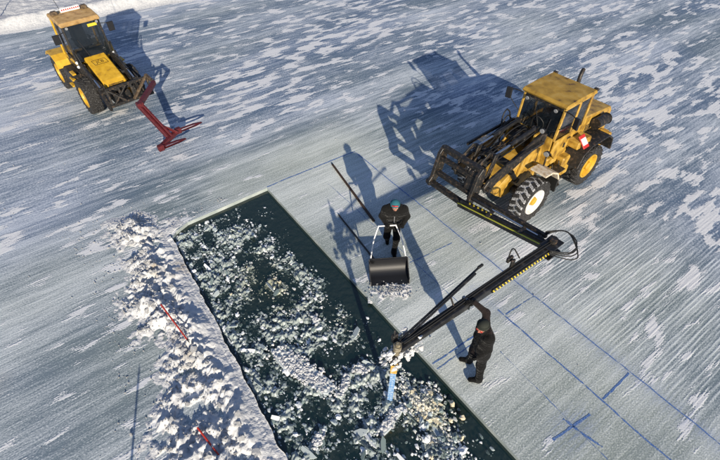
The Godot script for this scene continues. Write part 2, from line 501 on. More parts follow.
func sheet_part(sheet: ArrayMesh, polys: Array, x0: float, z0: float, size: float) -> void:
	var tx := ice_textures(x0, z0, size, 2048)
	print("ice texture ", Time.get_ticks_msec())
	var m := StandardMaterial3D.new()
	m.albedo_texture = tx[0]
	m.heightmap_enabled = true
	m.heightmap_texture = tx[1]
	m.heightmap_scale = 1.9
	m.roughness = 0.55
	m.metallic_specular = 0.3
	var v := PackedVector3Array()
	var uv := PackedVector2Array()
	var nn := PackedVector3Array()
	for p in polys:
		var idx := Geometry2D.triangulate_polygon(PackedVector2Array(p))
		for t in range(0, idx.size(), 3):
			var q := [p[idx[t]], p[idx[t + 1]], p[idx[t + 2]]]
			if (q[1] - q[0]).cross(q[2] - q[0]) < 0: q.reverse()
			for e in q:
				v.append(Vector3(e.x, 0, e.y)); nn.append(Vector3.UP)
				uv.append(Vector2((e.x - x0) / size, (e.y - z0) / size))
	var a := []
	a.resize(Mesh.ARRAY_MAX)
	a[Mesh.ARRAY_VERTEX] = v; a[Mesh.ARRAY_NORMAL] = nn; a[Mesh.ARRAY_TEX_UV] = uv
	sheet.add_surface_from_arrays(Mesh.PRIMITIVE_TRIANGLES, a)
	sheet.surface_set_material(sheet.get_surface_count() - 1, m)

func rect(a: float, b: float, c: float, d: float) -> Array:
	return [Vector2(a, c), Vector2(b, c), Vector2(b, d), Vector2(a, d)]

func build_ice() -> void:
	var x1 := TEX_X + TEX_SIZE
	var z1 := TEX_Z + TEX_SIZE
	var nx := -2.6
	var nz := -7.6
	var ns := 16.2
	var hole: Array = [Vector2(0, 0), Vector2(0.04, 2.4), Vector2(0.2, 2.78), Vector2(0.43, 2.96), Vector2(13.0, left_edge(13.0)), Vector2(13.0, 0)]
	var sheet := ArrayMesh.new()
	# near the pool in fine detail, with the pool left out
	sheet_part(sheet, [
		rect(nx, nx + ns, nz, 0.0),
		[Vector2(nx, 0), Vector2(0, 0), Vector2(0.04, 2.4), Vector2(0.2, 2.78), Vector2(0.43, 2.96), Vector2(0.43, nz + ns), Vector2(nx, nz + ns)],
		[Vector2(0.43, 2.96), Vector2(13, left_edge(13)), Vector2(13, nz + ns), Vector2(0.43, nz + ns)],
		[Vector2(13, 0), Vector2(nx + ns, 0), Vector2(nx + ns, nz + ns), Vector2(13, nz + ns), Vector2(13, left_edge(13))],
	], nx, nz, ns)
	sheet_part(sheet, [rect(TEX_X, nx, TEX_Z, z1), rect(nx + ns, x1, TEX_Z, z1), rect(nx, nx + ns, TEX_Z, nz), rect(nx, nx + ns, nz + ns, z1)], TEX_X, TEX_Z, TEX_SIZE)
	# the rest of the lake, out to the horizon
	var f := StandardMaterial3D.new()
	f.albedo_texture = ntex(41, 0.02, 5, [[0.0, Color(0.20, 0.25, 0.32)], [0.5, Color(0.30, 0.36, 0.42)], [0.62, Color(0.40, 0.44, 0.5)], [0.7, Color(0.7, 0.72, 0.75)], [1.0, Color(0.75, 0.77, 0.8)]], 512)
	f.uv1_triplanar = true
	f.uv1_scale = Vector3(0.12, 0.12, 0.12)
	f.roughness = 0.6
	var o := MB.new()
	var R := 900.0
	for r in [[-R, TEX_X, -R, R], [x1, R, -R, R], [TEX_X, x1, -R, TEX_Z], [TEX_X, x1, z1, R]]:
		o.flat([Vector3(r[0], 0, r[2]), Vector3(r[1], 0, r[2]), Vector3(r[1], 0, r[3]), Vector3(r[0], 0, r[3])], Vector3.UP)
	var ea := []
	ea.resize(Mesh.ARRAY_MAX)
	ea[Mesh.ARRAY_VERTEX] = o.v; ea[Mesh.ARRAY_NORMAL] = o.n
	sheet.add_surface_from_arrays(Mesh.PRIMITIVE_TRIANGLES, ea)
	sheet.surface_set_material(2, f)
	var g := MeshInstance3D.new()
	g.mesh = sheet
	g.name = "lake_ice"
	g.transform = ice_xf
	add_child(g)
	tag(g, "", "", "", "structure")
	# sawn faces of the ice down into the water
	var w := MB.new()
	var m2 := hole.size()
	for i in m2:
		var p: Vector2 = hole[i]
		var q: Vector2 = hole[(i + 1) % m2]
		var steps: int = max(1, int((q - p).length() / 0.25))
		for k in steps:
			var p0: Vector2 = p.lerp(q, float(k) / steps)
			var p1: Vector2 = p.lerp(q, float(k + 1) / steps)
			var inn: Vector2 = (q - p).normalized()
			var nv := Vector3(-inn.y, 0, inn.x)
			if nv.dot(Vector3(6, 0, 1.5) - Vector3(p0.x, 0, p0.y)) < 0: nv = -nv
			w.flat([Vector3(p0.x, 0, p0.y), Vector3(p1.x, 0, p1.y), Vector3(p1.x, -0.6, p1.y), Vector3(p0.x, -0.6, p0.y)], nv)
	var wall := put(w, "ice_edge", mats["ice_wall"])
	wall.transform = ice_xf
	tag(wall, "", "", "", "structure")
	var d := MB.new()
	d.flat([Vector3(-0.5, -0.62, -0.5), Vector3(13.5, -0.62, -0.5), Vector3(13.5, -0.62, 5), Vector3(-0.5, -0.62, 5)], Vector3.UP)
	var dn := put(d, "lake_depth", mats["deep"])
	dn.transform = ice_xf
	tag(dn, "", "", "", "structure")
	var wa := MB.new()
	wa.flat([Vector3(-0.02, WATER, -0.02), Vector3(13.02, WATER, -0.02), Vector3(13.02, WATER, 3.75), Vector3(-0.02, WATER, 3.75)], Vector3.UP)
	var wn := put(wa, "water", mats["water"])
	wn.transform = ice_xf
	tag(wn, "", "", "", "structure")

func blue_line(x0: float, z0: float, x1: float, z1: float, w: float, keep: float, label: String) -> void:
	var mb := MB.new()
	var a := Vector2(x0, z0)
	var b := Vector2(x1, z1)
	var d := (b - a).normalized()
	var s := Vector2(-d.y, d.x)
	var l := (b - a).length()
	var t := 0.0
	var off := 0.0
	w *= 0.7
	var wl := w * rng.randf_range(0.7, 1.1)
	while t < l:
		var st := minf(rng.randf_range(0.03, 0.09), l - t + 0.001)
		var wr := w * rng.randf_range(0.7, 1.15)
		if rng.randf() > keep: wr = 0.005
		var off2: float = clamp(off + rng.randf_range(-0.006, 0.006), -0.025, 0.025)
		if true:
			var p := [a + d * t + s * (off - wl / 2), a + d * (t + st) + s * (off2 - wr / 2), a + d * (t + st) + s * (off2 + wr / 2), a + d * t + s * (off + wl / 2)]
			var r: Array = []
			for e in p: r.append(Vector3(e.x, 0.004, e.y))
			mb.flat(r, Vector3.UP)
		off = off2; wl = wr
		t += st
	var o := put(mb, "marking_line", mats["paint_blue"])
	o.transform = ice_xf
	tag(o, label, "line marking", "blue cutting lines on the ice")

func build_lines() -> void:
	rng.seed = 5
	blue_line(0.0, -3.09, 12.5, -3.10, 0.042, 0.93, "longest blue cutting line, running under the boom past the loader")
	blue_line(6.85, -2.12, 12.5, -2.13, 0.05, 0.95, "straight blue line from beside the boom to the bottom edge")
	blue_line(0.9, -1.52, 6.3, -1.53, 0.022, 0.55, "faint broken blue line passing behind the man with the scoop")
	blue_line(7.6, -1.36, 10.8, -1.2, 0.026, 0.45, "faint dashed dark line right of the standing man's boots")
	blue_line(-0.03, -0.02, 0.03, -3.05, 0.055, 0.97, "smudged blue line continuing the far end of the pool")
	blue_line(4.62, -1.45, 4.72, -2.75, 0.032, 0.75, "short blue cross line between scoop and boom")
	blue_line(6.98, -0.03, 7.04, -1.35, 0.05, 0.92, "pale blue cross line starting at the pool edge by the boots")
	blue_line(7.12, -0.03, 7.11, -1.15, 0.032, 0.85, "thinner twin of the cross line at the pool edge by the boots")
	blue_line(7.04, -2.16, 7.1, -3.06, 0.04, 0.85, "short blue cross line under the near side of the boom")
	blue_line(9.46, -2.15, 9.45, -3.06, 0.055, 0.98, "bold blue cross line joining the two long lines")
	blue_line(9.38, -0.75, 9.5, -1.7, 0.06, 0.8, "blurred blue dash of the cross mark near the bottom edge")
	blue_line(9.25, -1.22, 9.98, -1.34, 0.07, 0.8, "blue stroke crossing the blurred dash near the bottom edge")


func _ready() -> void:
	# ---- camera, sky, sun, exposure
	var cam := Camera3D.new()
	cam.name = "camera"
	cam.position = Vector3(0, 8.6, 0)
	cam.rotation_degrees = Vector3(-44.384, 0, 0)
	cam.fov = 52.15
	cam.near = 0.1
	cam.far = 3000.0
	cam.current = true
	add_child(cam)
	var env := Environment.new()
	env.background_mode = Environment.BG_SKY
	var sky := Sky.new()
	var sk := ProceduralSkyMaterial.new()
	sk.sky_top_color = Color(0.38, 0.465, 0.62)
	sk.sky_horizon_color = Color(0.67, 0.72, 0.78)
	sk.sky_curve = 0.15
	sk.ground_bottom_color = Color(0.5, 0.55, 0.6)
	sk.ground_horizon_color = Color(0.6, 0.66, 0.72)
	sk.sun_angle_max = 3.0
	sky.sky_material = sk
	env.sky = sky
	env.tonemap_mode = Environment.TONE_MAPPER_LINEAR
	env.tonemap_exposure = 1.25
	env.background_energy_multiplier = 0.78
	env.sdfgi_enabled = true
	env.ssao_enabled = true
	env.ssil_enabled = true
	var we := WorldEnvironment.new()
	we.environment = env
	we.name = "environment"
	add_child(we)
	var sun := DirectionalLight3D.new()
	sun.name = "sun"
	sun.light_energy = 1.6
	sun.light_color = Color(1.0, 0.95, 0.87)
	sun.light_angular_distance = 0.55
	sun.shadow_enabled = true
	var az := deg_to_rad(-14.5)
	var el := deg_to_rad(19.5)
	sun.look_at_from_position(Vector3.ZERO, Vector3(sin(az) * cos(el), -sin(el), -cos(az) * cos(el)))
	add_child(sun)

	ice_xf = Transform3D(Basis(Vector3.UP, deg_to_rad(ICE_TURN)), ICE_AT)
	make_materials()
	print("materials ", Time.get_ticks_msec())
	build_ice()
	build_lines()
	print("ice ", Time.get_ticks_msec())
	build_loader()
	build_boom()
	build_backhoe()
	print("machines ", Time.get_ticks_msec())
	build_snow()
	print("snow ", Time.get_ticks_msec())
	build_pool_ice()
	print("pool ", Time.get_ticks_msec())
	build_props()
	build_people()
	print("people ", Time.get_ticks_msec())


# ------------------------------------------------------------------ machines
const V := Vector3.ZERO

func make_wheel(parent: Node3D, at: Vector3, r: float, w: float, side: float, rim: Material, hub: Material, snowy: bool) -> void:
	var wh := Node3D.new()
	wh.name = "wheel"
	parent.add_child(wh, true)
	wh.position = at
	var ax := Transform3D(Basis(Vector3(1, 0, 0), PI / 2), Vector3.ZERO)   # lathe y -> wheel z
	var t := MB.new()
	var h := w / 2
	var rr := r * 0.58
	t.lathe([Vector2(rr, -h * 0.72), Vector2(rr * 1.06, -h * 0.86), Vector2(r * 0.78, -h), Vector2(r * 0.90, -h * 0.97), Vector2(r * 0.955, -h * 0.80), Vector2(r * 0.965, 0), Vector2(r * 0.955, h * 0.80), Vector2(r * 0.90, h * 0.97), Vector2(r * 0.78, h), Vector2(rr * 1.06, h * 0.86), Vector2(rr, h * 0.72)], ax, 40)
	put(t, "tyre", mats["tyre"], wh)
	if snowy:
		var pk := MB.new()
		pk.lathe([Vector2(r * 0.93, -h * 0.9), Vector2(r * 0.962, -h * 0.78), Vector2(r * 0.972, 0), Vector2(r * 0.962, h * 0.78), Vector2(r * 0.93, h * 0.9)], ax, 40)
		put(pk, "packed_snow", mats["tyre_snow"], wh)
	var lug := MB.new()
	var nl := 20
	for k in nl:
		for sd in [-1.0, 1.0]:
			var a0: float = TAU * (k + (0.5 if sd > 0 else 0.0)) / nl
			var a1: float = a0 + 0.13
			var am: float = (a0 + a1) / 2
			var p0 := Vector3(cos(a1) * r * 0.965, sin(a1) * r * 0.965, sd * 0.02)
			var p1 := Vector3(cos(a0) * r * 0.955, sin(a0) * r * 0.955, sd * h * 0.86)
			var up := Vector3(cos(am), sin(am), 0)
			lug.beam(p0, p1, r * 0.15, r * 0.085, up, 0.01)
			var q := Vector3(cos(a0) * r * 0.90, sin(a0) * r * 0.90, sd * h * 0.985)
			lug.beam(p1, q, r * 0.12, r * 0.05, up, 0.006)
	tag(put(lug, "tread_lugs", mats["tyre"], wh), "", "", "", "stuff")
	var m := MB.new()
	m.lathe([Vector2(rr * 1.02, h * 0.78), Vector2(rr * 1.0, h * 0.92), Vector2(rr * 0.93, h * 0.93), Vector2(rr * 0.86, h * 0.70), Vector2(rr * 0.80, h * 0.42), Vector2(rr * 0.45, h * 0.36), Vector2(rr * 0.40, h * 0.5), Vector2(0.0, h * 0.5)], ax * Transform3D(Basis(Vector3(1, 0, 0), 0.0 if side > 0 else PI), V), 32)
	m.lathe([Vector2(rr * 1.02, h * 0.78), Vector2(rr * 0.93, h * 0.9), Vector2(rr * 0.8, h * 0.3), Vector2(0.0, h * 0.3)], ax * Transform3D(Basis(Vector3(1, 0, 0), PI if side > 0 else 0.0), V), 24)
	put(m, "rim", rim, wh)
	var b := MB.new()
	var zo := side * h * 0.5
	b.cyl(Vector3(0, 0, zo), Vector3(0, 0, zo + side * 0.06), rr * 0.36, rr * 0.30, 16)
	put(b, "hub", hub, wh)

func pane(pts: Array, nm: String, parent: Node3D, thick := 0.008) -> void:
	var mb := MB.new()
	var nr: Vector3 = (pts[1] - pts[0]).cross(pts[2] - pts[0]).normalized() * thick
	var b: Array = []
	var m := V
	for p in pts:
		b.append(p + nr); m += p + nr * 0.5
	m /= pts.size()
	mb.away(pts, m); mb.away(b, m)
	for i in pts.size():
		var j := (i + 1) % pts.size()
		mb.away([pts[i], pts[j], b[j], b[i]], m)
	put(mb, nm, mats["glass"], parent)

# a strip of sheet metal bent over a wheel: outline in xy, between two z
func strip(pts: Array, th: float) -> Array:
	var o: Array = []
	var i: Array = []
	for k in pts.size():
		var a: Vector2 = pts[max(k - 1, 0)]
		var b: Vector2 = pts[min(k + 1, pts.size() - 1)]
		var d := (b - a).normalized()
		var nn := Vector2(-d.y, d.x)
		o.append(pts[k] + nn * th / 2); i.append(pts[k] - nn * th / 2)
	i.reverse()
	return o + i

func seat(parent: Node3D, at: Vector3) -> void:
	var s := Node3D.new()
	s.name = "seat"
	parent.add_child(s, true)
	s.position = at
	var a := MB.new(); a.bx(Vector3(0, 0.06, 0), Vector3(0.46, 0.14, 0.48), 0.05); put(a, "cushion", mats["seat"], s)
	var b := MB.new(); b.bx(Vector3(-0.24, 0.38, 0), Vector3(0.13, 0.56, 0.46), 0.05, Vector3(0, 0, 0.14)); put(b, "backrest", mats["seat"], s)
	var c := MB.new(); c.cyl(Vector3(0, -0.28, 0), Vector3(0, 0, 0), 0.12, 0.1); put(c, "pedestal", mats["plastic"], s)
	for z in [-0.27, 0.27]:
		var d := MB.new(); d.bx(Vector3(-0.02, 0.24, z), Vector3(0.3, 0.05, 0.06), 0.02); put(d, "armrest", mats["seat"], s)

func steering(parent: Node3D, at: Vector3, tilt := 0.6) -> void:
	var s := Node3D.new()
	s.name = "steering_wheel"
	parent.add_child(s, true)
	s.transform = Transform3D(Basis(Vector3(0, 0, 1), tilt), at)
	var r: Array = []
	for k in 21:
		r.append(Vector3(cos(TAU * k / 20) * 0.19, 0, sin(TAU * k / 20) * 0.19))
	var a := MB.new(); a.tube(r, 0.016, 6); put(a, "wheel_ring", mats["plastic"], s)
	var b := MB.new()
	for k in 3: b.beam(V, r[k * 7] , 0.03, 0.012)
	b.cyl(Vector3(0, 0.02, 0), Vector3(0, -0.5, 0), 0.035, 0.05, 8)
	put(b, "column", mats["plastic"], s)

func ram(parent: Node3D, a: Vector3, b: Vector3, r: float, share := 0.6, nm := "hydraulic_cylinder") -> void:
	var n := Node3D.new()
	n.name = nm
	parent.add_child(n, true)
	var m := a.lerp(b, share)
	var x := MB.new(); x.cyl(a, m, r, r, 12); x.cyl(m - (b - a).normalized() * 0.05, m, r * 1.15, r * 1.15, 12); put(x, "barrel", mats["black_steel"], n)
	var y := MB.new(); y.cyl(m, b, r * 0.55, r * 0.55, 10); put(y, "piston_rod", mats["chrome"], n)
	for e in [a, b]:
		var z := MB.new(); z.cyl(e - Vector3(0, 0, r * 1.1), e + Vector3(0, 0, r * 1.1), r * 1.1, r * 1.1, 10); put(z, "eye", mats["black"], n)

func hose(parent: Node3D, pts: Array, r := 0.014, nm := "hose") -> void:
	var cv := Curve3D.new()
	for i in pts.size():
		var tg: Vector3 = (pts[min(i + 1, pts.size() - 1)] - pts[max(i - 1, 0)]) / 6.0
		cv.add_point(pts[i], -tg, tg)
	var q: Array = []
	var l := cv.get_baked_length()
	var k: int = max(6, int(l / 0.06))
	for i in k + 1: q.append(cv.sample_baked(l * i / k))
	var mb := MB.new()
	mb.tube(q, r, 6)
	put(mb, nm, mats["rubber"], parent)

func lamp(parent: Node3D, at: Vector3, dir: Vector3, r := 0.07, nm := "work_light") -> void:
	var n := Node3D.new()
	n.name = nm
	parent.add_child(n, true)
	var d := dir.normalized()
	var a := MB.new(); a.cyl(at - d * 0.08, at, r * 0.7, r, 12); put(a, "housing", mats["plastic"], n)
	var b := MB.new(); b.cyl(at + d * 0.001, at + d * 0.014, r * 0.92, r * 0.8, 12); put(b, "lens", mats["lamp_white" if nm == "side_lamp" else "lamp_glass"], n)

func one(parent: Node3D, nm: String, mat: String, at: Vector3, size: Vector3, bev := 0.012, turn := Vector3.ZERO) -> MeshInstance3D:
	var mb := MB.new()
	mb.bx(at, size, bev, turn)
	return put(mb, nm, mats[mat], parent)

func slab(parent: Node3D, nm: String, mat: String, poly: Array, z0: float, z1: float, bev := 0.01) -> MeshInstance3D:
	var mb := MB.new()
	mb.prism(poly, z0, z1, Transform3D.IDENTITY, bev)
	return put(mb, nm, mats[mat], parent)

func bar(parent: Node3D, nm: String, mat: String, a: Vector3, b: Vector3, w: float, h: float, bev := 0.008, up := Vector3.UP) -> MeshInstance3D:
	var mb := MB.new()
	mb.beam(a, b, w, h, up, bev)
	return put(mb, nm, mats[mat], parent)

func rod(parent: Node3D, nm: String, mat: String, a: Vector3, b: Vector3, r: float, rb := -1.0) -> MeshInstance3D:
	var mb := MB.new()
	mb.cyl(a, b, r, rb, 12)
	return put(mb, nm, mats[mat], parent)

const LOADER_AT := Vector3(4.82, 0, -10.79)
const LOADER_TURN := -141.08

func build_loader() -> void:
	var t := thing("wheel_loader", "worn yellow wheel loader with square cab holding the black saw boom", "loader", LOADER_AT, LOADER_TURN)
	for x in [1.24, -1.24]:
		for s in [-1.0, 1.0]:
			make_wheel(t, Vector3(x, 0.61, s * 0.88), 0.62, 0.42, s, mats["rim_white"] if x > 0 else mats["bright_yellow"], mats["bright_yellow"], x > 0)
		var ax := MB.new()
		ax.cyl(Vector3(x, 0.61, -0.8), Vector3(x, 0.61, 0.8), 0.12, 0.12, 14)
		ax.ell(Vector3(x, 0.61, 0), Vector3(0.24, 0.24, 0.26), 14)
		put(ax, "axle", mats["black"], t)
	# frames
	slab(t, "rear_frame", "black", [Vector2(-2.35, 0.5), Vector2(-0.1, 0.5), Vector2(-0.05, 0.95), Vector2(-2.35, 1.0)], -0.42, 0.42)
	slab(t, "front_frame", "yellow", [Vector2(0.1, 0.55), Vector2(1.65, 0.5), Vector2(1.95, 0.72), Vector2(1.9, 1.0), Vector2(1.45, 1.25), Vector2(1.1, 1.5), Vector2(0.62, 1.55), Vector2(0.35, 1.2), Vector2(0.1, 1.05)], -0.33, 0.33, 0.02)
	for z in [-0.40, 0.34]:
		slab(t, "lift_tower", "yellow", [Vector2(0.35, 1.0), Vector2(1.3, 1.0), Vector2(1.12, 1.7), Vector2(0.95, 2.18), Vector2(0.62, 2.18), Vector2(0.45, 1.7)], z, z + 0.06)
	rod(t, "articulation_pin", "black", Vector3(0.0, 0.5, 0), Vector3(0.0, 1.2, 0), 0.14)
	one(t, "nose_guard", "yellow", Vector3(1.86, 0.92, 0), Vector3(0.3, 0.34, 0.6), 0.05, Vector3(0, 0, -0.35))
	# engine end
	var hood := slab(t, "engine_hood", "yellow", [Vector2(-2.62, 1.0), Vector2(-2.62, 1.68), Vector2(-2.52, 1.8), Vector2(-1.02, 1.98), Vector2(-1.02, 1.0)], -0.55, 0.55, 0.035)
	for k in 6:
		one(hood, "louvre", "black", Vector3(-1.75 + k * 0.09, 1.5, -0.553), Vector3(0.035, 0.34, 0.02), 0.006, Vector3(0, 0, 0.1))
	for k in 7:
		one(hood, "grille_slat", "black", Vector3(-2.628, 1.12 + k * 0.075, 0), Vector3(0.02, 0.03, 0.82), 0.006)
	one(hood, "decal", "print_black", Vector3(-2.32, 1.52, -0.553), Vector3(0.30, 0.10, 0.008), 0.002)
	one(hood, "filler_cap", "black", Vector3(-2.2, 1.86, 0.2), Vector3(0.14, 0.06, 0.14), 0.02)
	one(t, "counterweight", "yellow", Vector3(-2.5, 0.83, 0), Vector3(0.4, 0.44, 1.5), 0.07)
	var ex := MB.new()
	var ep: Array = [Vector3(-1.82, 1.86, 0.30), Vector3(-1.82, 2.25, 0.30), Vector3(-1.82, 2.5, 0.30), Vector3(-1.84, 2.6, 0.31), Vector3(-1.91, 2.69, 0.33), Vector3(-1.98, 2.73, 0.35)]
	ex.tube(ep, 0.055, 10)
	ex.cyl(Vector3(-1.82, 1.85, 0.30), Vector3(-1.82, 2.2, 0.30), 0.085, 0.085, 12)
	put(ex, "exhaust_pipe", mats["black"], t)
	var ac := MB.new()
	ac.cyl(Vector3(-1.45, 1.72, -0.72), Vector3(-2.0, 1.70, -0.72), 0.15, 0.15, 16)
	ac.cyl(Vector3(-2.0, 1.70, -0.72), Vector3(-2.06, 1.70, -0.72), 0.17, 0.14, 16)
	put(ac, "air_cleaner", mats["black"], t)
	# rear mudguards with their boxes
	for s in [-1.0, 1.0]:
		var z0 := -1.12 if s < 0 else 0.60
		var f := slab(t, "rear_mudguard", "black", strip([Vector2(-0.42, 0.92), Vector2(-0.56, 1.30), Vector2(-0.86, 1.45), Vector2(-1.72, 1.44), Vector2(-2.0, 1.24), Vector2(-2.12, 0.85)], 0.05), z0, z0 + 0.52, 0.012)
		f.set_meta("label", "angular black rear mudguard")
		one(t, "side_box", "yellow", Vector3(-0.72, 1.52, s * 0.76), Vector3(0.62, 0.22, 0.34), 0.03)
		one(t, "side_tank", "yellow", Vector3(-0.38, 0.86, s * 0.62), Vector3(0.42, 0.62, 0.36), 0.04)
		one(t, "tail_bracket", "yellow", Vector3(-2.36, 1.05, s * 0.72), Vector3(0.14, 0.22, 0.34), 0.03)
	var sg := one(t, "extinguisher_sign", "red", Vector3(-0.62, 1.62, -0.93), Vector3(0.25, 0.36, 0.03), 0.006, Vector3(0.75, 0, 0))
	sg.set_meta("label", "red and white sign on the side box")
	one(sg, "white_panel", "white", Vector3(-0.62, 1.63, -0.943), Vector3(0.21, 0.19, 0.014), 0.003, Vector3(0.75, 0, 0))
	for k in 3:
		one(t, "step", "black", Vector3(0.02, 0.42 + k * 0.27, -0.80), Vector3(0.3, 0.035, 0.26), 0.008)
	for x in [-0.13, 0.17]:
		bar(t, "ladder_side", "black", Vector3(x, 0.36, -0.9), Vector3(x, 1.1, -0.68), 0.03, 0.03)
	# front mudguards
	for s in [-1.0, 1.0]:
		var z0 := -1.10 if s < 0 else 0.62
		var f := slab(t, "front_mudguard", "dusty_white", strip([Vector2(0.42, 0.98), Vector2(0.56, 1.22), Vector2(0.85, 1.38), Vector2(1.16, 1.40)], 0.05), z0, z0 + 0.48, 0.012)
		f.set_meta("label", "pale snow-dusted front mudguard")
		slab(t, "mud_flap", "rubber", [Vector2(0.38, 0.55), Vector2(0.43, 0.55), Vector2(0.45, 1.0), Vector2(0.40, 1.0)], z0 + 0.01, z0 + 0.47, 0.005)
		bar(t, "mudguard_bracket", "yellow", Vector3(0.7, 1.2, s * 0.3), Vector3(0.7, 1.3, s * 0.9), 0.06, 0.06)
		bar(t, "lamp_post", "black", Vector3(0.72, 1.25, s * 0.72), Vector3(0.72, 1.72, s * 0.72), 0.035, 0.035)
		lamp(t, Vector3(0.78, 1.72, s * 0.72), Vector3(1, -0.1, 0), 0.085, "headlight")
	# cab
	var floor_ := one(t, "cab_floor", "yellow", Vector3(-0.32, 1.12, 0), Vector3(1.26, 0.26, 1.18), 0.03)
	floor_.set_meta("label", "yellow cab base")
	slab(t, "cab_side", "yellow", [Vector2(-0.95, 1.25), Vector2(0.12, 1.25), Vector2(0.36, 1.5), Vector2(0.36, 1.86), Vector2(-0.95, 1.86)], 0.56, 0.61)
	slab(t, "cab_side", "yellow", [Vector2(-0.95, 1.25), Vector2(-0.60, 1.25), Vector2(-0.44, 1.42), Vector2(-0.42, 1.86), Vector2(-0.95, 1.86)], -0.61, -0.56)
	slab(t, "cab_front", "yellow", [Vector2(0.30, 1.2), Vector2(0.36, 1.2), Vector2(0.38, 1.9), Vector2(0.32, 1.9)], -0.56, 0.56, 0.012)
	slab(t, "cab_back", "yellow", [Vector2(-0.97, 1.2), Vector2(-0.91, 1.2), Vector2(-0.91, 1.95), Vector2(-0.97, 1.95)], -0.56, 0.56, 0.012)
	for k in 4:
		one(t, "vent_slot", "black", Vector3(0.21 + k * 0.035, 1.52, -0.618), Vector3(0.018, 0.2, 0.012), 0.003)
	var door := slab(t, "door", "yellow", [Vector2(-0.40, 1.27), Vector2(0.08, 1.2), Vector2(0.34, 1.5), Vector2(0.33, 1.84), Vector2(-0.40, 1.84)], -0.63, -0.585, 0.012)
	one(door, "handle", "black", Vector3(-0.32, 1.72, -0.645), Vector3(0.14, 0.035, 0.03), 0.008)
	one(door, "handle", "black", Vector3(-0.18, 1.55, -0.645), Vector3(0.05, 0.14, 0.03), 0.008)
	for z in [-0.585, 0.585]:
		bar(t, "front_post", "yellow", Vector3(0.335, 1.84, z), Vector3(0.25, 2.76, z), 0.065, 0.065, 0.012)
		bar(t, "middle_post", "yellow", Vector3(-0.40, 1.84, z), Vector3(-0.42, 2.76, z), 0.05, 0.085, 0.012)
		bar(t, "rear_post", "yellow", Vector3(-0.925, 1.84, z), Vector3(-0.94, 2.76, z), 0.065, 0.08, 0.012)
		bar(t, "roof_rail", "yellow", Vector3(0.27, 2.71, z), Vector3(-0.95, 2.71, z), 0.05, 0.07, 0.01)
		pane([Vector3(0.29, 1.87, z), Vector3(-0.36, 1.87, z), Vector3(-0.375, 2.68, z), Vector3(0.225, 2.68, z)], "side_window", t)
		pane([Vector3(-0.45, 1.87, z), Vector3(-0.885, 1.87, z), Vector3(-0.9, 2.68, z), Vector3(-0.465, 2.68, z)], "side_window", t)
	bar(t, "front_rail", "black", Vector3(0.26, 2.69, -0.55), Vector3(0.26, 2.69, 0.55), 0.05, 0.09)
	bar(t, "rear_rail", "yellow", Vector3(-0.94, 2.69, -0.55), Vector3(-0.94, 2.69, 0.55), 0.05, 0.09)
	var ws := Node3D.new()
	ws.name = "windscreen"
	t.add_child(ws)
	pane([Vector3(0.345, 1.90, 0.55), Vector3(0.345, 1.90, -0.55), Vector3(0.265, 2.65, -0.55), Vector3(0.265, 2.65, 0.55)], "pane", ws)
	bar(ws, "wiper", "plastic", Vector3(0.365, 1.92, -0.1), Vector3(0.315, 2.38, 0.12), 0.015, 0.02, 0.003)
	bar(ws, "wiper", "plastic", Vector3(0.365, 1.92, -0.3), Vector3(0.315, 2.35, -0.32), 0.015, 0.02, 0.003)
	pane([Vector3(-0.95, 1.97, 0.55), Vector3(-0.95, 1.97, -0.55), Vector3(-0.95, 2.64, -0.55), Vector3(-0.95, 2.64, 0.55)], "rear_window", t)
	var roof := MB.new()
	roof.prism([Vector2(0.33, 2.75), Vector2(0.36, 2.80), Vector2(0.28, 2.85), Vector2(-0.33, 2.875), Vector2(-0.95, 2.855), Vector2(-1.0, 2.80), Vector2(-0.98, 2.75)], -0.665, 0.665, Transform3D.IDENTITY, 0.03)
	var rf := put(roof, "roof", mats["roof_yellow"], t)
	rf.set_meta("label", "flat yellow cab roof with dark stains")
	for z in [-0.60, 0.60]:
		one(rf, "corner_lamp", "black", Vector3(-0.99, 2.85, z), Vector3(0.08, 0.07, 0.12), 0.015)
	for z in [-0.42, 0.42]:
		lamp(t, Vector3(0.40, 2.66, z), Vector3(1, -0.25, 0), 0.06)
	seat(t, Vector3(-0.5, 1.62, 0))
	steering(t, Vector3(0.06, 1.98, 0), -0.5)
	one(t, "dashboard", "plastic", Vector3(0.22, 1.72, 0), Vector3(0.16, 0.3, 1.0), 0.03)
	one(t, "side_console", "plastic", Vector3(-0.35, 1.62, 0.42), Vector3(0.7, 0.4, 0.2), 0.04)
	for s in [-1.0, 1.0]:
		var mr := Node3D.new()
		mr.name = "mirror"
		t.add_child(mr, true)
		hose(mr, [Vector3(0.30, 2.70, s * 0.62), Vector3(0.36, 2.72, s * 0.85), Vector3(0.36, 2.66, s * 0.98)], 0.013, "arm")
		hose(mr, [Vector3(0.33, 2.2, s * 0.62), Vector3(0.36, 2.4, s * 0.86), Vector3(0.36, 2.5, s * 0.96)], 0.010, "arm")
		one(mr, "head", "plastic", Vector3(0.36, 2.56, s * 1.0), Vector3(0.06, 0.30, 0.16), 0.025, Vector3(0, s * 0.25, 0))
		one(mr, "mirror_glass", "chrome", Vector3(0.328, 2.56, s * 1.0 - s * 0.008), Vector3(0.008, 0.25, 0.12), 0.003, Vector3(0, s * 0.25, 0))
	# lift arms and linkage
	for z in [-0.5, 0.43]:
		slab(t, "lift_arm", "black", [Vector2(0.58, 2.12), Vector2(0.78, 2.2), Vector2(1.05, 2.14), Vector2(1.75, 1.93), Vector2(2.68, 1.66), Vector2(2.82, 1.52), Vector2(2.76, 1.34), Vector2(2.58, 1.30), Vector2(2.3, 1.46), Vector2(1.6, 1.63), Vector2(0.95, 1.86), Vector2(0.6, 1.92)], z, z + 0.07, 0.012)
		var zz: float = z + 0.035
		var ins: float = -0.09 * signf(z)
		ram(t, Vector3(1.28, 0.95, zz + ins), Vector3(1.85, 1.66, zz + ins), 0.065, 0.55, "lift_cylinder")
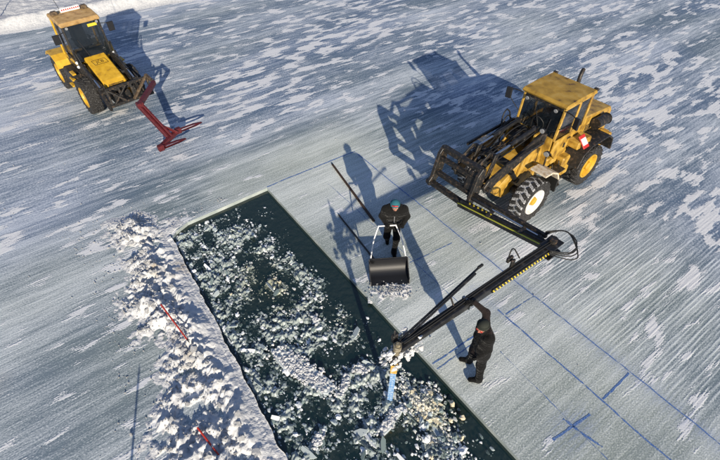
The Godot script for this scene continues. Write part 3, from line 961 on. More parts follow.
		ram(t, Vector3(0.82, 2.26, zz * 0.55), Vector3(2.35, 2.12, zz * 0.55), 0.055, 0.62, "tilt_cylinder")
		slab(t, "tilt_lever", "black", [Vector2(2.26, 2.2), Vector2(2.42, 2.2), Vector2(2.66, 1.5), Vector2(2.5, 1.45)], zz * 0.55 - 0.09, zz * 0.55 - 0.05)
		slab(t, "tilt_link", "black", [Vector2(2.34, 2.16), Vector2(2.44, 2.2), Vector2(2.92, 1.92), Vector2(2.88, 1.82)], zz * 0.55 + 0.05, zz * 0.55 + 0.09)
		bar(t, "upper_link", "black", Vector3(0.85, 2.04, zz * 1.28), Vector3(2.3, 1.98, zz * 1.28), 0.05, 0.08)
	rod(t, "cross_tube", "black", Vector3(1.9, 1.76, -0.45), Vector3(1.9, 1.76, 0.45), 0.09)
	rod(t, "pivot_tube", "black", Vector3(0.76, 2.05, -0.52), Vector3(0.76, 2.05, 0.52), 0.07)
	rod(t, "cross_tube", "black", Vector3(2.70, 1.45, -0.6), Vector3(2.70, 1.45, 0.6), 0.06)
	for k in 7:
		var z := -0.3 + 0.1 * k
		hose(t, [Vector3(0.55, 1.6, z * 0.7), Vector3(0.75 + 0.04 * (k % 3), 2.16 + 0.05 * (k % 2), z), Vector3(1.3, 2.14 + 0.06 * (k % 3), z * 1.1), Vector3(1.85, 1.98, z * 0.9), Vector3(2.45, 1.95 - 0.08 * (k % 2), z)], 0.017)
	hose(t, [Vector3(0.6, 1.75, 0.55), Vector3(0.72, 2.3, 0.62), Vector3(0.86, 2.42, 0.62), Vector3(1.02, 2.3, 0.6), Vector3(1.05, 1.9, 0.55)], 0.018, "grab_rail")
	hose(t, [Vector3(0.62, 1.75, 0.50), Vector3(0.78, 2.2, 0.52), Vector3(0.92, 2.32, 0.52), Vector3(1.1, 2.2, 0.5), Vector3(1.15, 1.9, 0.5)], 0.018, "grab_rail")
	hose(t, [Vector3(0.4, 1.92, -0.2), Vector3(0.5, 2.3, -0.25), Vector3(0.55, 2.42, -0.05), Vector3(0.5, 2.25, 0.06), Vector3(0.42, 1.92, 0.1)], 0.014, "hose")
	one(t, "valve_block", "black", Vector3(1.0, 1.95, 0), Vector3(0.3, 0.22, 0.5), 0.03)
	one(t, "valve_block", "brown_steel", Vector3(1.55, 1.85, 0.1), Vector3(0.24, 0.16, 0.3), 0.03)
	lamp(t, Vector3(0.92, 2.34, -0.5), Vector3(1, 0, 0), 0.07)
	# carriage at the front of the arms
	var c := Node3D.new()
	c.name = "fork_carriage"
	t.add_child(c)
	for z in [0.88, -0.34]:
		slab(c, "end_plate", "black", [Vector2(2.72, 1.98), Vector2(2.84, 2.02), Vector2(2.98, 1.86), Vector2(3.16, 1.22), Vector2(3.26, 1.12), Vector2(3.24, 0.98), Vector2(3.04, 0.98), Vector2(2.80, 1.3), Vector2(2.70, 1.7)], z - 0.045, z + 0.045)
	for z in [-0.04, -0.14, -0.25]:
		slab(c, "hook_plate", "black", [Vector2(2.66, 1.92), Vector2(2.82, 2.0), Vector2(2.92, 1.84), Vector2(3.04, 1.3), Vector2(2.86, 1.28), Vector2(2.72, 1.42)], z - 0.025, z + 0.025)
	bar(c, "top_bar", "black", Vector3(2.82, 1.95, 0.86), Vector3(2.82, 1.95, -0.33), 0.14, 0.13)
	bar(c, "upper_bar", "black", Vector3(2.92, 1.72, 0.86), Vector3(2.92, 1.72, -0.33), 0.10, 0.11)
	bar(c, "lower_bar", "black", Vector3(3.02, 1.34, 0.86), Vector3(3.02, 1.34, -0.33), 0.10, 0.13)
	bar(c, "bottom_bar", "black", Vector3(3.16, 1.06, 0.98), Vector3(3.16, 1.06, -0.45), 0.15, 0.11)
	one(c, "lock_box", "black", Vector3(2.86, 1.6, -0.2), Vector3(0.26, 0.5, 0.3), 0.03, Vector3(0, 0, 0.3))

func build_boom() -> void:
	var t := thing("saw_boom", "black folding boom with hazard stripes reaching from the loader to the pool", "boom", LOADER_AT, LOADER_TURN)
	var a := Vector3(3.20, 1.12, -0.2)
	var e := Vector3(3.34, 1.66, -2.66)
	var tip := Vector3(7.40, 1.74, -2.50)
	var d := (e - a).normalized()
	# first section, across the front of the loader
	bar(t, "inner_beam", "black_steel", a + d * 0.0, e, 0.09, 0.14, 0.012)
	var off := Vector3(0.13, -0.02, 0)
	var pl := bar(t, "edge_plate", "black_steel", a + off, e + off - d * 0.12, 0.03, 0.10)
	bar(pl, "yellow_edge", "thin_yellow", a + off + Vector3(0.0, 0.055, 0), e + off - d * 0.12 + Vector3(0.0, 0.055, 0), 0.03, 0.012, 0.002)
	var up2 := Vector3(-0.16, 0.12, 0)
	ram(t, a + up2 + d * 0.12, e + up2 * 0.4 - d * 0.3, 0.055, 0.34, "slew_cylinder")
	bar(t, "upper_beam", "black", a + Vector3(-0.22, 0.2, 0.1), e + Vector3(-0.1, 0.1, 0.0) - d * 0.2, 0.07, 0.09)
	for k in 6:
		var p := a + d * (0.25 + 0.13 * k) + Vector3(-0.015, 0.074, 0)
		bar(t, "hazard_stripe", "stripe_yellow", p, p + d * 0.05 + Vector3(0.05, 0, 0), 0.04, 0.006, 0.001)
	for k in 2:
		bar(t, "tie_plate", "black", a + d * (0.9 + 0.9 * k) + Vector3(-0.16, 0.1, 0), a + d * (0.9 + 0.9 * k) + Vector3(0.13, 0.04, 0), 0.10, 0.03)
	# elbow
	rod(t, "elbow_pin", "black", e + Vector3(0.0, -0.2, 0), e + Vector3(0.0, 0.22, 0), 0.09)
	one(t, "elbow_plate", "black_steel", e + Vector3(0.05, 0.12, -0.02), Vector3(0.42, 0.03, 0.3), 0.008)
	one(t, "elbow_plate", "black_steel", e + Vector3(0.05, -0.12, -0.02), Vector3(0.42, 0.03, 0.3), 0.008)
	for k in 4:
		var y := 0.16 - 0.03 * k
		hose(t, [e + Vector3(-0.1, y, 0.25), e + Vector3(-0.3 - 0.04 * k, y + 0.12, -0.05), e + Vector3(-0.28, y + 0.06 - 0.09 * k, -0.35 - 0.05 * k), e + Vector3(0.02, y - 0.06 * k, -0.42 + 0.05 * k), e + Vector3(0.25, y - 0.03, -0.12)], 0.013)
	# second section, out over the pool
	var b := (tip - e).normalized()
	var ob := MB.new()
	var xf := Transform3D(Basis(b, Vector3.UP, b.cross(Vector3.UP).normalized()), e)
	var l := (tip - e).length()
	ob.prism([Vector2(-0.12, -0.10), Vector2(l * 0.62, -0.09), Vector2(l, -0.05), Vector2(l, 0.05), Vector2(l * 0.62, 0.08), Vector2(-0.12, 0.10)], -0.085, 0.085, xf, 0.012)
	put(ob, "outer_beam", mats["black_steel"], t)
	var sp := MB.new()
	sp.prism([Vector2(0.15, -0.06), Vector2(l * 0.46, -0.05), Vector2(l * 0.46, 0.06), Vector2(0.15, 0.06)], -0.112, -0.088, xf, 0.003)
	var spn := put(sp, "hazard_panel", mats["black_steel"], t)
	var zs := -0.114
	var k := 0
	while 0.18 + k * 0.085 < l * 0.45:
		var x := 0.18 + k * 0.085
		var q := MB.new()
		q.prism([Vector2(x, -0.045), Vector2(x + 0.032, -0.045), Vector2(x + 0.10, 0.05), Vector2(x + 0.068, 0.05)], zs - 0.004, zs, xf, 0.001)
		put(q, "hazard_stripe", mats["stripe_yellow"], spn)
		k += 1
	# clevis with its cable gland
	one(t, "clevis", "black", xf * Vector3(1.18, 0.19, 0.06), Vector3(0.10, 0.2, 0.05), 0.012)
	one(t, "clevis", "black", xf * Vector3(1.18, 0.24, 0.14), Vector3(0.16, 0.12, 0.06), 0.012)
	hose(t, [xf * Vector3(1.2, 0.22, 0.16), xf * Vector3(1.12, 0.42, 0.2), xf * Vector3(1.0, 0.36, 0.22), xf * Vector3(0.9, 0.12, 0.1)], 0.014)
	hose(t, [xf * Vector3(-0.1, 0.14, 0.02), xf * Vector3(0.9, 0.125, 0.05), xf * Vector3(2.0, 0.115, 0.04), xf * Vector3(3.2, 0.09, 0.02), xf * Vector3(l - 0.1, 0.09, 0.0)], 0.016)
	hose(t, [xf * Vector3(-0.1, 0.14, -0.02), xf * Vector3(0.9, 0.125, 0.0), xf * Vector3(2.0, 0.115, 0.0), xf * Vector3(3.2, 0.085, -0.02), xf * Vector3(l - 0.1, 0.085, -0.02)], 0.016)
	one(t, "clamp", "chrome", xf * Vector3(2.45, 0, 0), Vector3(0.06, 0.21, 0.21), 0.01)
	# control levers lying back over the boom
	for z in [0.05, 0.13]:
		bar(t, "control_lever", "black_steel", xf * Vector3(l - 0.06, 0.05, z * 0.6), xf * Vector3(1.86 if z > 0.1 else 2.1, 0.40, z + 0.14), 0.035, 0.035, 0.006)
	one(t, "lever_grip", "rubber", xf * Vector3(1.9, 0.395, 0.265), Vector3(0.14, 0.05, 0.05), 0.015)
	bar(t, "lever_strut", "black", xf * Vector3(2.75, 0.06, 0.02), xf * Vector3(2.75, 0.26, 0.16), 0.03, 0.03)
	# saw head at the tip
	var sh := Node3D.new()
	sh.name = "saw_head"
	t.add_child(sh)
	var m := MB.new()
	m.cyl(tip + Vector3(0.02, -0.14, 0), tip + Vector3(0.02, 0.12, 0), 0.075, 0.07, 16)
	m.cyl(tip + Vector3(0.02, 0.12, 0), tip + Vector3(0.02, 0.17, 0), 0.05, 0.035, 12)
	put(m, "motor", mats["motor_tan"], sh)
	one(sh, "motor_bracket", "black", tip + Vector3(-0.05, 0.1, 0.15), Vector3(0.12, 0.2, 0.08), 0.02)
	one(sh, "gear_case", "black", tip + Vector3(0.06, -0.22, 0), Vector3(0.2, 0.24, 0.16), 0.03)
	bar(sh, "shadow_rail", "black_steel", tip + Vector3(0.0, -0.2, 0.1), tip + Vector3(-0.03, 0.34, 0.14), 0.03, 0.03)  # added upright, kept for the shadow it casts on the ice
	var b0 := tip + Vector3(0.05, -0.42, 0.0)
	var b1 := tip + Vector3(0.06, -1.98, 0.03)
	var mid := b0.lerp(b1, 0.22)
	bar(sh, "blade_guard", "blade_yellow", b0, mid, 0.12, 0.03, 0.006, Vector3(0.73, 0, -0.68))
	bar(sh, "saw_bar", "blade_blue", mid, b1, 0.105, 0.024, 0.006, Vector3(0.73, 0, -0.68))
	rng.seed = 91
	var ic := MB.new()
	for i in 130:
		var p := tip + Vector3(rng.randf_range(-0.5, 0.26), rng.randf_range(-0.45, 0.06), rng.randf_range(-0.14, 0.20))
		var r := rng.randf_range(0.012, 0.05)
		var g := lump(400 + i % 9, 0.5, false, Color(1, 1, 1))
		var bs := Basis.from_euler(Vector3(rng.randf() * 6, rng.randf() * 6, 0)).scaled(Vector3(r * 1.4, r, r))
		for k2 in g.v.size():
			ic.v.append(p + bs * g.v[k2]); ic.n.append((bs.inverse().transposed() * g.n[k2]).normalized()); ic.c.append(Color(1, 1, 1))
	tag(put(ic, "frozen_spray", mats["snow"], sh), "white frozen spray caked on the saw head", "", "", "stuff")

const HOE_AT := Vector3(-9.41, 0, -16.02)
const HOE_TURN := -47.48

func build_backhoe() -> void:
	var t := thing("front_loader", "yellow loader tractor with long bonnet and black cab near the snow ridge", "loader", HOE_AT, HOE_TURN)
	for x in [0.98, -1.5]:
		for s in [-1.0, 1.0]:
			make_wheel(t, Vector3(x, 0.59, s * 0.76), 0.60, 0.42, s, mats["bright_yellow"], mats["bright_yellow"], false)
		var ax := MB.new()
		ax.cyl(Vector3(x, 0.59, -0.7), Vector3(x, 0.59, 0.7), 0.11, 0.11, 14)
		ax.ell(Vector3(x, 0.59, 0), Vector3(0.22, 0.22, 0.24), 14)
		put(ax, "axle", mats["black"], t)
	slab(t, "chassis", "black", [Vector2(-2.1, 0.55), Vector2(1.7, 0.55), Vector2(1.8, 0.85), Vector2(0.6, 1.0), Vector2(-2.1, 1.0)], -0.3, 0.3, 0.02)
	# bonnet
	var bn := slab(t, "bonnet", "bright_yellow", [Vector2(0.42, 0.95), Vector2(1.72, 0.92), Vector2(1.86, 1.02), Vector2(1.84, 1.16), Vector2(1.70, 1.24), Vector2(0.42, 1.62)], -0.36, 0.36, 0.035)
	var sl := atan2(1.24 - 1.62, 1.70 - 0.42)
	var nup := Vector3(-sin(sl), cos(sl), 0)
	# emblem on the bonnet: letters in an outlined slanted badge
	var along := Vector3(cos(sl), sin(sl), 0)
	var on := Basis(Vector3(0, 0, -1), -along, nup)
	var fnt := SystemFont.new()
	fnt.font_names = PackedStringArray(["Droid Sans"])
	fnt.font_weight = 500
	var tm := TextMesh.new()
	tm.text = "JCB"
	tm.font = fnt
	tm.font_size = 64
	tm.pixel_size = 0.0027
	tm.depth = 0.006
	tm.material = mats["print_black"]
	var te := MeshInstance3D.new()
	te.mesh = tm
	te.name = "lettering"
	te.transform = Transform3D(on, Vector3(0.80, 1.507, -0.02) + nup * 0.006)
	bn.add_child(te, true)
	var bc := Vector3(0.80, 1.507, -0.02) + nup * 0.004
	for q in [[Vector2(-0.24, 0.12), Vector2(0.20, 0.12)], [Vector2(-0.20, -0.12), Vector2(0.24, -0.12)], [Vector2(-0.24, 0.12), Vector2(-0.20, -0.12)], [Vector2(0.20, 0.12), Vector2(0.24, -0.12)]]:
		bar(bn, "badge_edge", "print_black", bc + on.x * q[0].x + on.y * q[0].y, bc + on.x * q[1].x + on.y * q[1].y, 0.014, 0.006, 0.001, nup)
	for s in [-1.0, 1.0]:
		one(bn, "bonnet_stripe", "print_black", Vector3(1.12, 1.12, s * 0.363), Vector3(1.0, 0.10, 0.012), 0.004)
		for k in 5:
			one(bn, "side_slot", "black", Vector3(0.75 + 0.11 * k, 1.26 - 0.03 * k, s * 0.363), Vector3(0.05, 0.1, 0.014), 0.004)
	for k in 5:
		one(bn, "nose_slat", "black", Vector3(1.868, 1.04 + k * 0.026, 0), Vector3(0.014, 0.014, 0.5), 0.003)
	one(t, "front_weight", "black", Vector3(1.92, 0.72, 0), Vector3(0.26, 0.34, 0.6), 0.04)
	# cab
	one(t, "cab_base", "black", Vector3(-0.32, 1.16, 0), Vector3(1.30, 0.42, 1.16), 0.04)
	one(t, "cab_sill", "bright_yellow", Vector3(-0.35, 1.40, 0), Vector3(1.26, 0.08, 1.22), 0.02)
	for z in [-0.60, 0.60]:
		bar(t, "front_post", "black", Vector3(0.46, 1.4, z * 0.98), Vector3(0.24, 2.66, z * 0.96), 0.06, 0.07, 0.012)
		bar(t, "middle_post", "black", Vector3(-0.36, 1.4, z), Vector3(-0.34, 2.66, z * 0.98), 0.05, 0.06, 0.012)
		bar(t, "rear_post", "bright_yellow", Vector3(-0.93, 1.4, z), Vector3(-0.80, 2.66, z * 0.98), 0.06, 0.08, 0.012)
		bar(t, "roof_rail", "black", Vector3(0.24, 2.64, z * 0.97), Vector3(-0.8, 2.64, z * 0.97), 0.05, 0.06, 0.01)
		pane([Vector3(0.42, 1.46, z), Vector3(-0.31, 1.46, z), Vector3(-0.31, 2.6, z * 0.98), Vector3(0.22, 2.6, z * 0.98)], "side_window", t)
		pane([Vector3(-0.4, 1.46, z), Vector3(-0.87, 1.46, z), Vector3(-0.77, 2.6, z * 0.98), Vector3(-0.38, 2.6, z * 0.98)], "side_window", t)
	var dr := bar(t, "door", "black", Vector3(0.40, 1.62, 0.625), Vector3(-0.32, 1.62, 0.625), 0.03, 0.06, 0.008)
	one(dr, "handle", "chrome", Vector3(-0.22, 1.7, 0.64), Vector3(0.14, 0.03, 0.03), 0.008)
	var ws := Node3D.new()
	ws.name = "windscreen"
	t.add_child(ws)
	pane([Vector3(0.45, 1.52, 0.56), Vector3(0.45, 1.52, -0.56), Vector3(0.255, 2.62, -0.55), Vector3(0.255, 2.62, 0.55)], "pane", ws)
	bar(ws, "wiper", "plastic", Vector3(0.46, 1.55, 0.1), Vector3(0.36, 2.2, 0.3), 0.016, 0.02, 0.003)
	one(ws, "inspection_sticker", "stripe_yellow", Vector3(0.285, 2.52, -0.34), Vector3(0.015, 0.09, 0.3), 0.003, Vector3(0, 0, 0.17))
	pane([Vector3(-0.93, 1.5, 0.56), Vector3(-0.93, 1.5, -0.56), Vector3(-0.80, 2.6, -0.55), Vector3(-0.80, 2.6, 0.55)], "rear_window", t)
	var rf := slab(t, "roof", "tan_roof", [Vector2(0.36, 2.66), Vector2(0.38, 2.70), Vector2(0.28, 2.77), Vector2(-0.3, 2.82), Vector2(-0.86, 2.80), Vector2(-0.92, 2.74), Vector2(-0.90, 2.66)], -0.64, 0.64, 0.03)
	rf.set_meta("label", "tan rounded cab roof")
	var sb := one(t, "roof_sign", "white", Vector3(-0.52, 2.88, -0.04), Vector3(0.10, 0.13, 0.62), 0.012, Vector3(0, 0, 0.5))
	sb.set_meta("label", "white roof board with a row of red marks")
	for k in 9:
		one(sb, "red_mark", "red", Vector3(-0.466, 2.908, -0.30 + k * 0.065), Vector3(0.008, 0.05, 0.036), 0.002, Vector3(0, 0, 0.5))
	for z in [-0.48, 0.48]:
		one(t, "roof_lamp_box", "brown_steel", Vector3(-0.5, 2.86, z), Vector3(0.2, 0.13, 0.2), 0.03)
		lamp(t, Vector3(0.40, 2.62, z), Vector3(1, -0.2, 0), 0.055)
	rod(t, "antenna", "plastic", Vector3(-0.82, 2.8, 0.2), Vector3(-1.1, 3.45, 0.28), 0.008)
	seat(t, Vector3(-0.4, 1.72, 0))
	steering(t, Vector3(0.1, 2.0, 0), -0.5)
	one(t, "dashboard", "plastic", Vector3(0.26, 1.62, 0), Vector3(0.2, 0.34, 0.9), 0.03)
	# mudguards, steps, lamps
	for s in [-1.0, 1.0]:
		var z0 := 0.50 if s > 0 else -1.02
		slab(t, "rear_mudguard", "bright_yellow", strip([Vector2(-0.80, 1.0), Vector2(-0.92, 1.22), Vector2(-1.2, 1.34), Vector2(-1.75, 1.34), Vector2(-2.05, 1.15)], 0.05), z0, z0 + 0.52, 0.012)
		one(t, "side_tank", "black", Vector3(-0.22, 0.88, s * 0.72), Vector3(0.9, 0.5, 0.36), 0.05)
		for k in 3:
			one(t, "step", "bright_yellow", Vector3(0.06 + 0.13 * k, 0.72 + 0.24 * k, s * (0.94 - 0.05 * k)), Vector3(0.34, 0.05, 0.12), 0.01)
		var mr := Node3D.new()
		mr.name = "mirror"
		t.add_child(mr, true)
		hose(mr, [Vector3(0.3, 2.5, s * 0.6), Vector3(0.38, 2.5, s * 0.75), Vector3(0.38, 2.42, s * 0.86)], 0.012, "arm")
		one(mr, "head", "plastic", Vector3(0.38, 2.36, s * 0.88), Vector3(0.07, 0.3, 0.2), 0.02)
		for k in 2:
			lamp(t, Vector3(0.52, 1.42 + 0.14 * k, s * 0.62), Vector3(0.9, 0, s * 0.4), 0.06, "side_lamp")
		hose(t, [Vector3(0.50, 1.42, s * 0.55), Vector3(0.56, 1.9, s * 0.60), Vector3(0.66, 2.02, s * 0.60), Vector3(0.82, 1.8, s * 0.58), Vector3(1.0, 1.35, s * 0.55)], 0.018, "grab_rail")
		hose(t, [Vector3(0.62, 1.3, s * 0.56), Vector3(0.70, 1.66, s * 0.62), Vector3(0.82, 1.74, s * 0.62), Vector3(1.0, 1.5, s * 0.6), Vector3(1.2, 1.2, s * 0.56)], 0.016, "grab_rail")
		# arms
		var za: float = s * 0.56
		slab(t, "lift_arm", "black", [Vector2(0.12, 1.56), Vector2(0.3, 1.64), Vector2(1.3, 1.38), Vector2(2.05, 1.02), Vector2(2.46, 0.66), Vector2(2.38, 0.52), Vector2(2.2, 0.56), Vector2(1.85, 0.88), Vector2(1.2, 1.2), Vector2(0.2, 1.42)], za - 0.045, za + 0.045, 0.012)
		ram(t, Vector3(0.35, 1.0, za * 0.86), Vector3(1.35, 1.2, za * 0.86), 0.06, 0.55, "lift_cylinder")
		ram(t, Vector3(0.95, 1.58, za), Vector3(2.12, 1.20, za), 0.05, 0.6, "tilt_cylinder")
		slab(t, "tilt_lever", "black", [Vector2(2.02, 1.28), Vector2(2.16, 1.28), Vector2(2.34, 0.8), Vector2(2.22, 0.76)], za - 0.11, za - 0.07)
		hose(t, [Vector3(0.5, 1.5, za * 0.9), Vector3(1.1, 1.55, za * 1.05), Vector3(1.8, 1.30, za * 0.9), Vector3(2.2, 1.0, za * 0.8)], 0.016)
	rod(t, "cross_tube", "black", Vector3(2.0, 1.0, -0.55), Vector3(2.0, 1.0, 0.55), 0.07)
	# carriage with brown bracing
	var c := Node3D.new()
	c.name = "fork_carriage"
	t.add_child(c)
	bar(c, "top_bar", "black", Vector3(2.28, 1.20, -0.92), Vector3(2.28, 1.20, 0.50), 0.08, 0.09)
	bar(c, "bottom_bar", "black", Vector3(2.42, 0.70, -0.92), Vector3(2.42, 0.70, 0.54), 0.10, 0.10)
	for z in [-0.88, -0.3, 0.1, 0.48]:
		bar(c, "upright", "black", Vector3(2.27, 1.22, z), Vector3(2.41, 0.68, z), 0.07, 0.08)
	bar(c, "brace", "brown_steel", Vector3(2.36, 1.30, -0.88), Vector3(2.50, 0.72, -0.22), 0.10, 0.06)
	bar(c, "brace", "black", Vector3(2.34, 1.2, 0.46), Vector3(2.47, 0.74, 0.0), 0.08, 0.06)
	bar(c, "brace", "black", Vector3(2.34, 1.2, -0.15), Vector3(2.47, 0.74, 0.4), 0.06, 0.05)
	bar(c, "hitch_arm", "brown_steel", Vector3(2.28, 1.27, -0.89), Vector3(2.98, 1.27, -0.86), 0.09, 0.11)

	# red lifting fork hung on the carriage
	var f := thing("lifting_fork", "dark red angled lifting fork with two tines in front of the tractor", "fork", HOE_AT, HOE_TURN)
	var p0 := Vector3(2.98, 1.28, -0.86)
	var p1 := Vector3(4.08, 1.30, 0.10)
	var p2 := Vector3(5.02, 0.47, -0.16)
	bar(f, "upper_arm", "red_steel", p0, p1, 0.13, 0.14, 0.012)
	bar(f, "mast", "red_steel", p1 + Vector3(0.0, -0.04, 0.05), p2 + Vector3(-0.02, 0, 0.05), 0.075, 0.13, 0.012)
	bar(f, "mast", "red_steel", p1 + Vector3(0.03, -0.04, -0.05), p2 + Vector3(0.02, 0, -0.06), 0.075, 0.13, 0.012)
	one(f, "elbow_plate", "red_steel", p1 + Vector3(0, -0.02, 0), Vector3(0.2, 0.18, 0.2), 0.02)
	var c0 := Vector3(5.33, 0.44, 0.32)
	var c1 := Vector3(4.84, 0.46, -0.50)
	bar(f, "cross_bar", "red_steel", c0, c1, 0.12, 0.14, 0.012)
	for e in [c0, c1]:
		one(f, "tine_sleeve", "red_steel", e + Vector3(0, 0, -0.03), Vector3(0.15, 0.18, 0.18), 0.015)
		var ti := MB.new()
		ti.prism([Vector2(0.0, -0.05), Vector2(0.55, -0.04), Vector2(0.78, -0.005), Vector2(0.78, 0.005), Vector2(0.5, 0.05), Vector2(0.0, 0.06)], -0.05, 0.05, Transform3D(Basis(Vector3(0.03, 0, -1).normalized(), Vector3.UP, Vector3(1, 0, 0.03).normalized()), e + Vector3(0, -0.02, -0.06)), 0.008)
		put(ti, "tine", mats["red_steel"], f)
	bar(f, "gusset", "red_steel", p2 + Vector3(-0.3, 0.24, 0.0), p2 + Vector3(0.0, 0.03, -0.28), 0.03, 0.1, 0.006)


# ------------------------------------------------------------------ snow and broken ice
func fnl(seed_: int, freq: float, oct := 4, type := FastNoiseLite.TYPE_SIMPLEX_SMOOTH) -> FastNoiseLite:
	var f := FastNoiseLite.new()
	f.seed = seed_; f.frequency = freq; f.noise_type = type
	f.fractal_type = FastNoiseLite.FRACTAL_FBM if oct > 1 else FastNoiseLite.FRACTAL_NONE
	f.fractal_octaves = oct
	return f

# a height field over a grid: pos(i, j) gives the point; smooth normals
func field_mesh(nu: int, nv: int, pos: Callable, color: Callable) -> ArrayMesh:
	var v := PackedVector3Array(); v.resize(nu * nv)
	var nr := PackedVector3Array(); nr.resize(nu * nv)
	var c := PackedColorArray(); c.resize(nu * nv)
	for j in nv:
		for i in nu:
			v[j * nu + i] = pos.call(i, j)
			c[j * nu + i] = color.call(v[j * nu + i])
	var ix := PackedInt32Array()
	for j in nv - 1:
		for i in nu - 1:
			var a := j * nu + i
			var q := [a, a + 1, a + nu + 1, a + nu]
			for t in [[0, 1, 2], [0, 2, 3]]:
				var n := (v[q[t[1]]] - v[q[t[0]]]).cross(v[q[t[2]]] - v[q[t[0]]])
				if n.y >= 0:
					ix.append(q[t[0]]); ix.append(q[t[2]]); ix.append(q[t[1]])
				else:
					n = -n
					ix.append(q[t[0]]); ix.append(q[t[1]]); ix.append(q[t[2]])
				for e in 3: nr[q[t[e]]] += n
	for i in nr.size(): nr[i] = nr[i].normalized()
	var a := []
	a.resize(Mesh.ARRAY_MAX)
	a[Mesh.ARRAY_VERTEX] = v; a[Mesh.ARRAY_NORMAL] = nr; a[Mesh.ARRAY_COLOR] = c; a[Mesh.ARRAY_INDEX] = ix
	var m := ArrayMesh.new()
	m.add_surface_from_arrays(Mesh.PRIMITIVE_TRIANGLES, a)
	return m

func shape(m: Mesh, nm: String, mat: Material, parent: Node = self) -> MeshInstance3D:
	var o := MeshInstance3D.new()
	o.mesh = m
	m.surface_set_material(0, mat)
	o.name = numbered(nm) if parent == self else nm
	parent.add_child(o, true)
	return o

const ICO_F := [[0, 11, 5], [0, 5, 1], [0, 1, 7], [0, 7, 10], [0, 10, 11], [1, 5, 9], [5, 11, 4], [11, 10, 2], [10, 7, 6], [7, 1, 8], [3, 9, 4], [3, 4, 2], [3, 2, 6], [3, 6, 8], [3, 8, 9], [4, 9, 5], [2, 4, 11], [6, 2, 10], [8, 6, 7], [9, 8, 1]]

# a lump of unit size: twelve corners pushed in and out, cut flat where it broke
func lump(seed_: int, rough: float, sub: bool, tint: Color) -> MB:
	var r := RandomNumberGenerator.new()
	r.seed = seed_
	var t := (1.0 + sqrt(5.0)) / 2.0
	var p: Array = []
	for q in [[-1, t, 0], [1, t, 0], [-1, -t, 0], [1, -t, 0], [0, -1, t], [0, 1, t], [0, -1, -t], [0, 1, -t], [t, 0, -1], [t, 0, 1], [-t, 0, -1], [-t, 0, 1]]:
		p.append(Vector3(q[0], q[1], q[2]).normalized())
	var planes: Array = []
	for k in 4:
		planes.append([Vector3(r.randf_range(-1, 1), r.randf_range(-0.6, 1), r.randf_range(-1, 1)).normalized(), r.randf_range(0.45, 0.8)])
	var fn := fnl(seed_, 0.9, 2)
	var f := func(d: Vector3) -> Vector3:
		var e := d * (1.0 + rough * fn.get_noise_3dv(d * 2.0 + Vector3.ONE * 7.0) * 1.6)
		for pl in planes:
			var s: float = e.dot(pl[0]) - pl[1]
			if s > 0: e -= pl[0] * s
		return e
	var mb := MB.new()
	mb.col = tint
	for g in ICO_F:
		var a: Vector3 = p[g[0]]
		var b: Vector3 = p[g[1]]
		var c: Vector3 = p[g[2]]
		if sub:
			var ab := (a + b).normalized()
			var bc := (b + c).normalized()
			var ca := (c + a).normalized()
			for q in [[a, ab, ca], [ab, b, bc], [ca, bc, c], [ab, bc, ca]]:
				mb.away([f.call(q[0]), f.call(q[1]), f.call(q[2])], V)
		else:
			mb.away([f.call(a), f.call(b), f.call(c)], V)
	return mb

func scatter(nm: String, label: String, cat: String, mesh: Mesh, mat: Material, list: Array, parent: Node = self) -> void:
	# list of [Transform3D, Color]
	mesh.surface_set_material(0, mat)
	var mm := MultiMesh.new()
	mm.transform_format = MultiMesh.TRANSFORM_3D
	mm.use_colors = true
	mm.mesh = mesh
	mm.instance_count = list.size()
	for i in list.size():
		mm.set_instance_transform(i, list[i][0])
		mm.set_instance_color(i, list[i][1])
	var o := MultiMeshInstance3D.new()
	o.multimesh = mm
	o.name = numbered(nm) if parent == self else nm
	o.transform = ice_xf
	parent.add_child(o, true)
	tag(o, label, cat, "", "stuff")

var bank_n: FastNoiseLite
var bank_c: FastNoiseLite
var bank_f: FastNoiseLite

func bank_outer(x: float) -> float:
	var k := [[-3.0, 4.3], [-1.1, 4.7], [0.4, 4.15], [1.4, 4.5], [2.3, 4.65], [3.3, 4.5], [4.2, 4.55], [4.6, 5.1], [5.3, 5.35], [7.0, 5.6], [10.0, 5.8], [13.0, 6.0]]
	for i in k.size() - 1:
		if x <= k[i + 1][0]:
			return lerpf(k[i][1], k[i + 1][1], clampf((x - k[i][0]) / (k[i + 1][0] - k[i][0]), 0, 1))
	return 6.0

func bank_height(x: float, z: float) -> float:
	var zo := bank_outer(x) + 0.42 * bank_n.get_noise_2d(x * 1.3, 40.0)
	var zi := left_edge(maxf(x, 0.43))
	var lip := sm(0.0, 0.18, z - zi)
	var body := sm(0.10 + 0.22 * bank_n.get_noise_1d(x * 1.5), 0.52, z - zi) * (1.0 - sm(zo - 0.75, zo + 0.12, z))
	var ends := sm(-1.45, -0.2, x)
	if x < 0.43: lip = sm(-1.0, -0.1, x) * sm(2.3, 3.2, z) * maxf(0.0, 0.5 + 1.5 * bank_n.get_noise_2d(x * 2.0 + 3.0, z * 2.0))
	var n := bank_n.get_noise_2d(x, z)
	var c := bank_c.get_noise_2d(x + 0.12 * bank_f.get_noise_2d(x, z), z + 0.12 * bank_f.get_noise_2d(z + 9.0, x))
	var f := bank_f.get_noise_2d(x, z)
	var h := 0.045 * lip * (1.0 + 0.5 * n) * (1.0 - sm(zo - 0.9, zo - 0.1, z))
	h += body * ends * 0.85 * (0.12 + 0.24 * n + 0.26 * (0.45 - absf(c)) + 0.11 * f - 0.10 * maxf(0.0, bank_f.get_noise_2d(x * 0.45 + 30.0, z * 0.45) - 0.18))
	# ragged crumbs thinning out over the ice
	h += 0.02 * (f - 0.1) * (1.0 - sm(zo - 0.3, zo + 0.35, z)) * ends
	return h

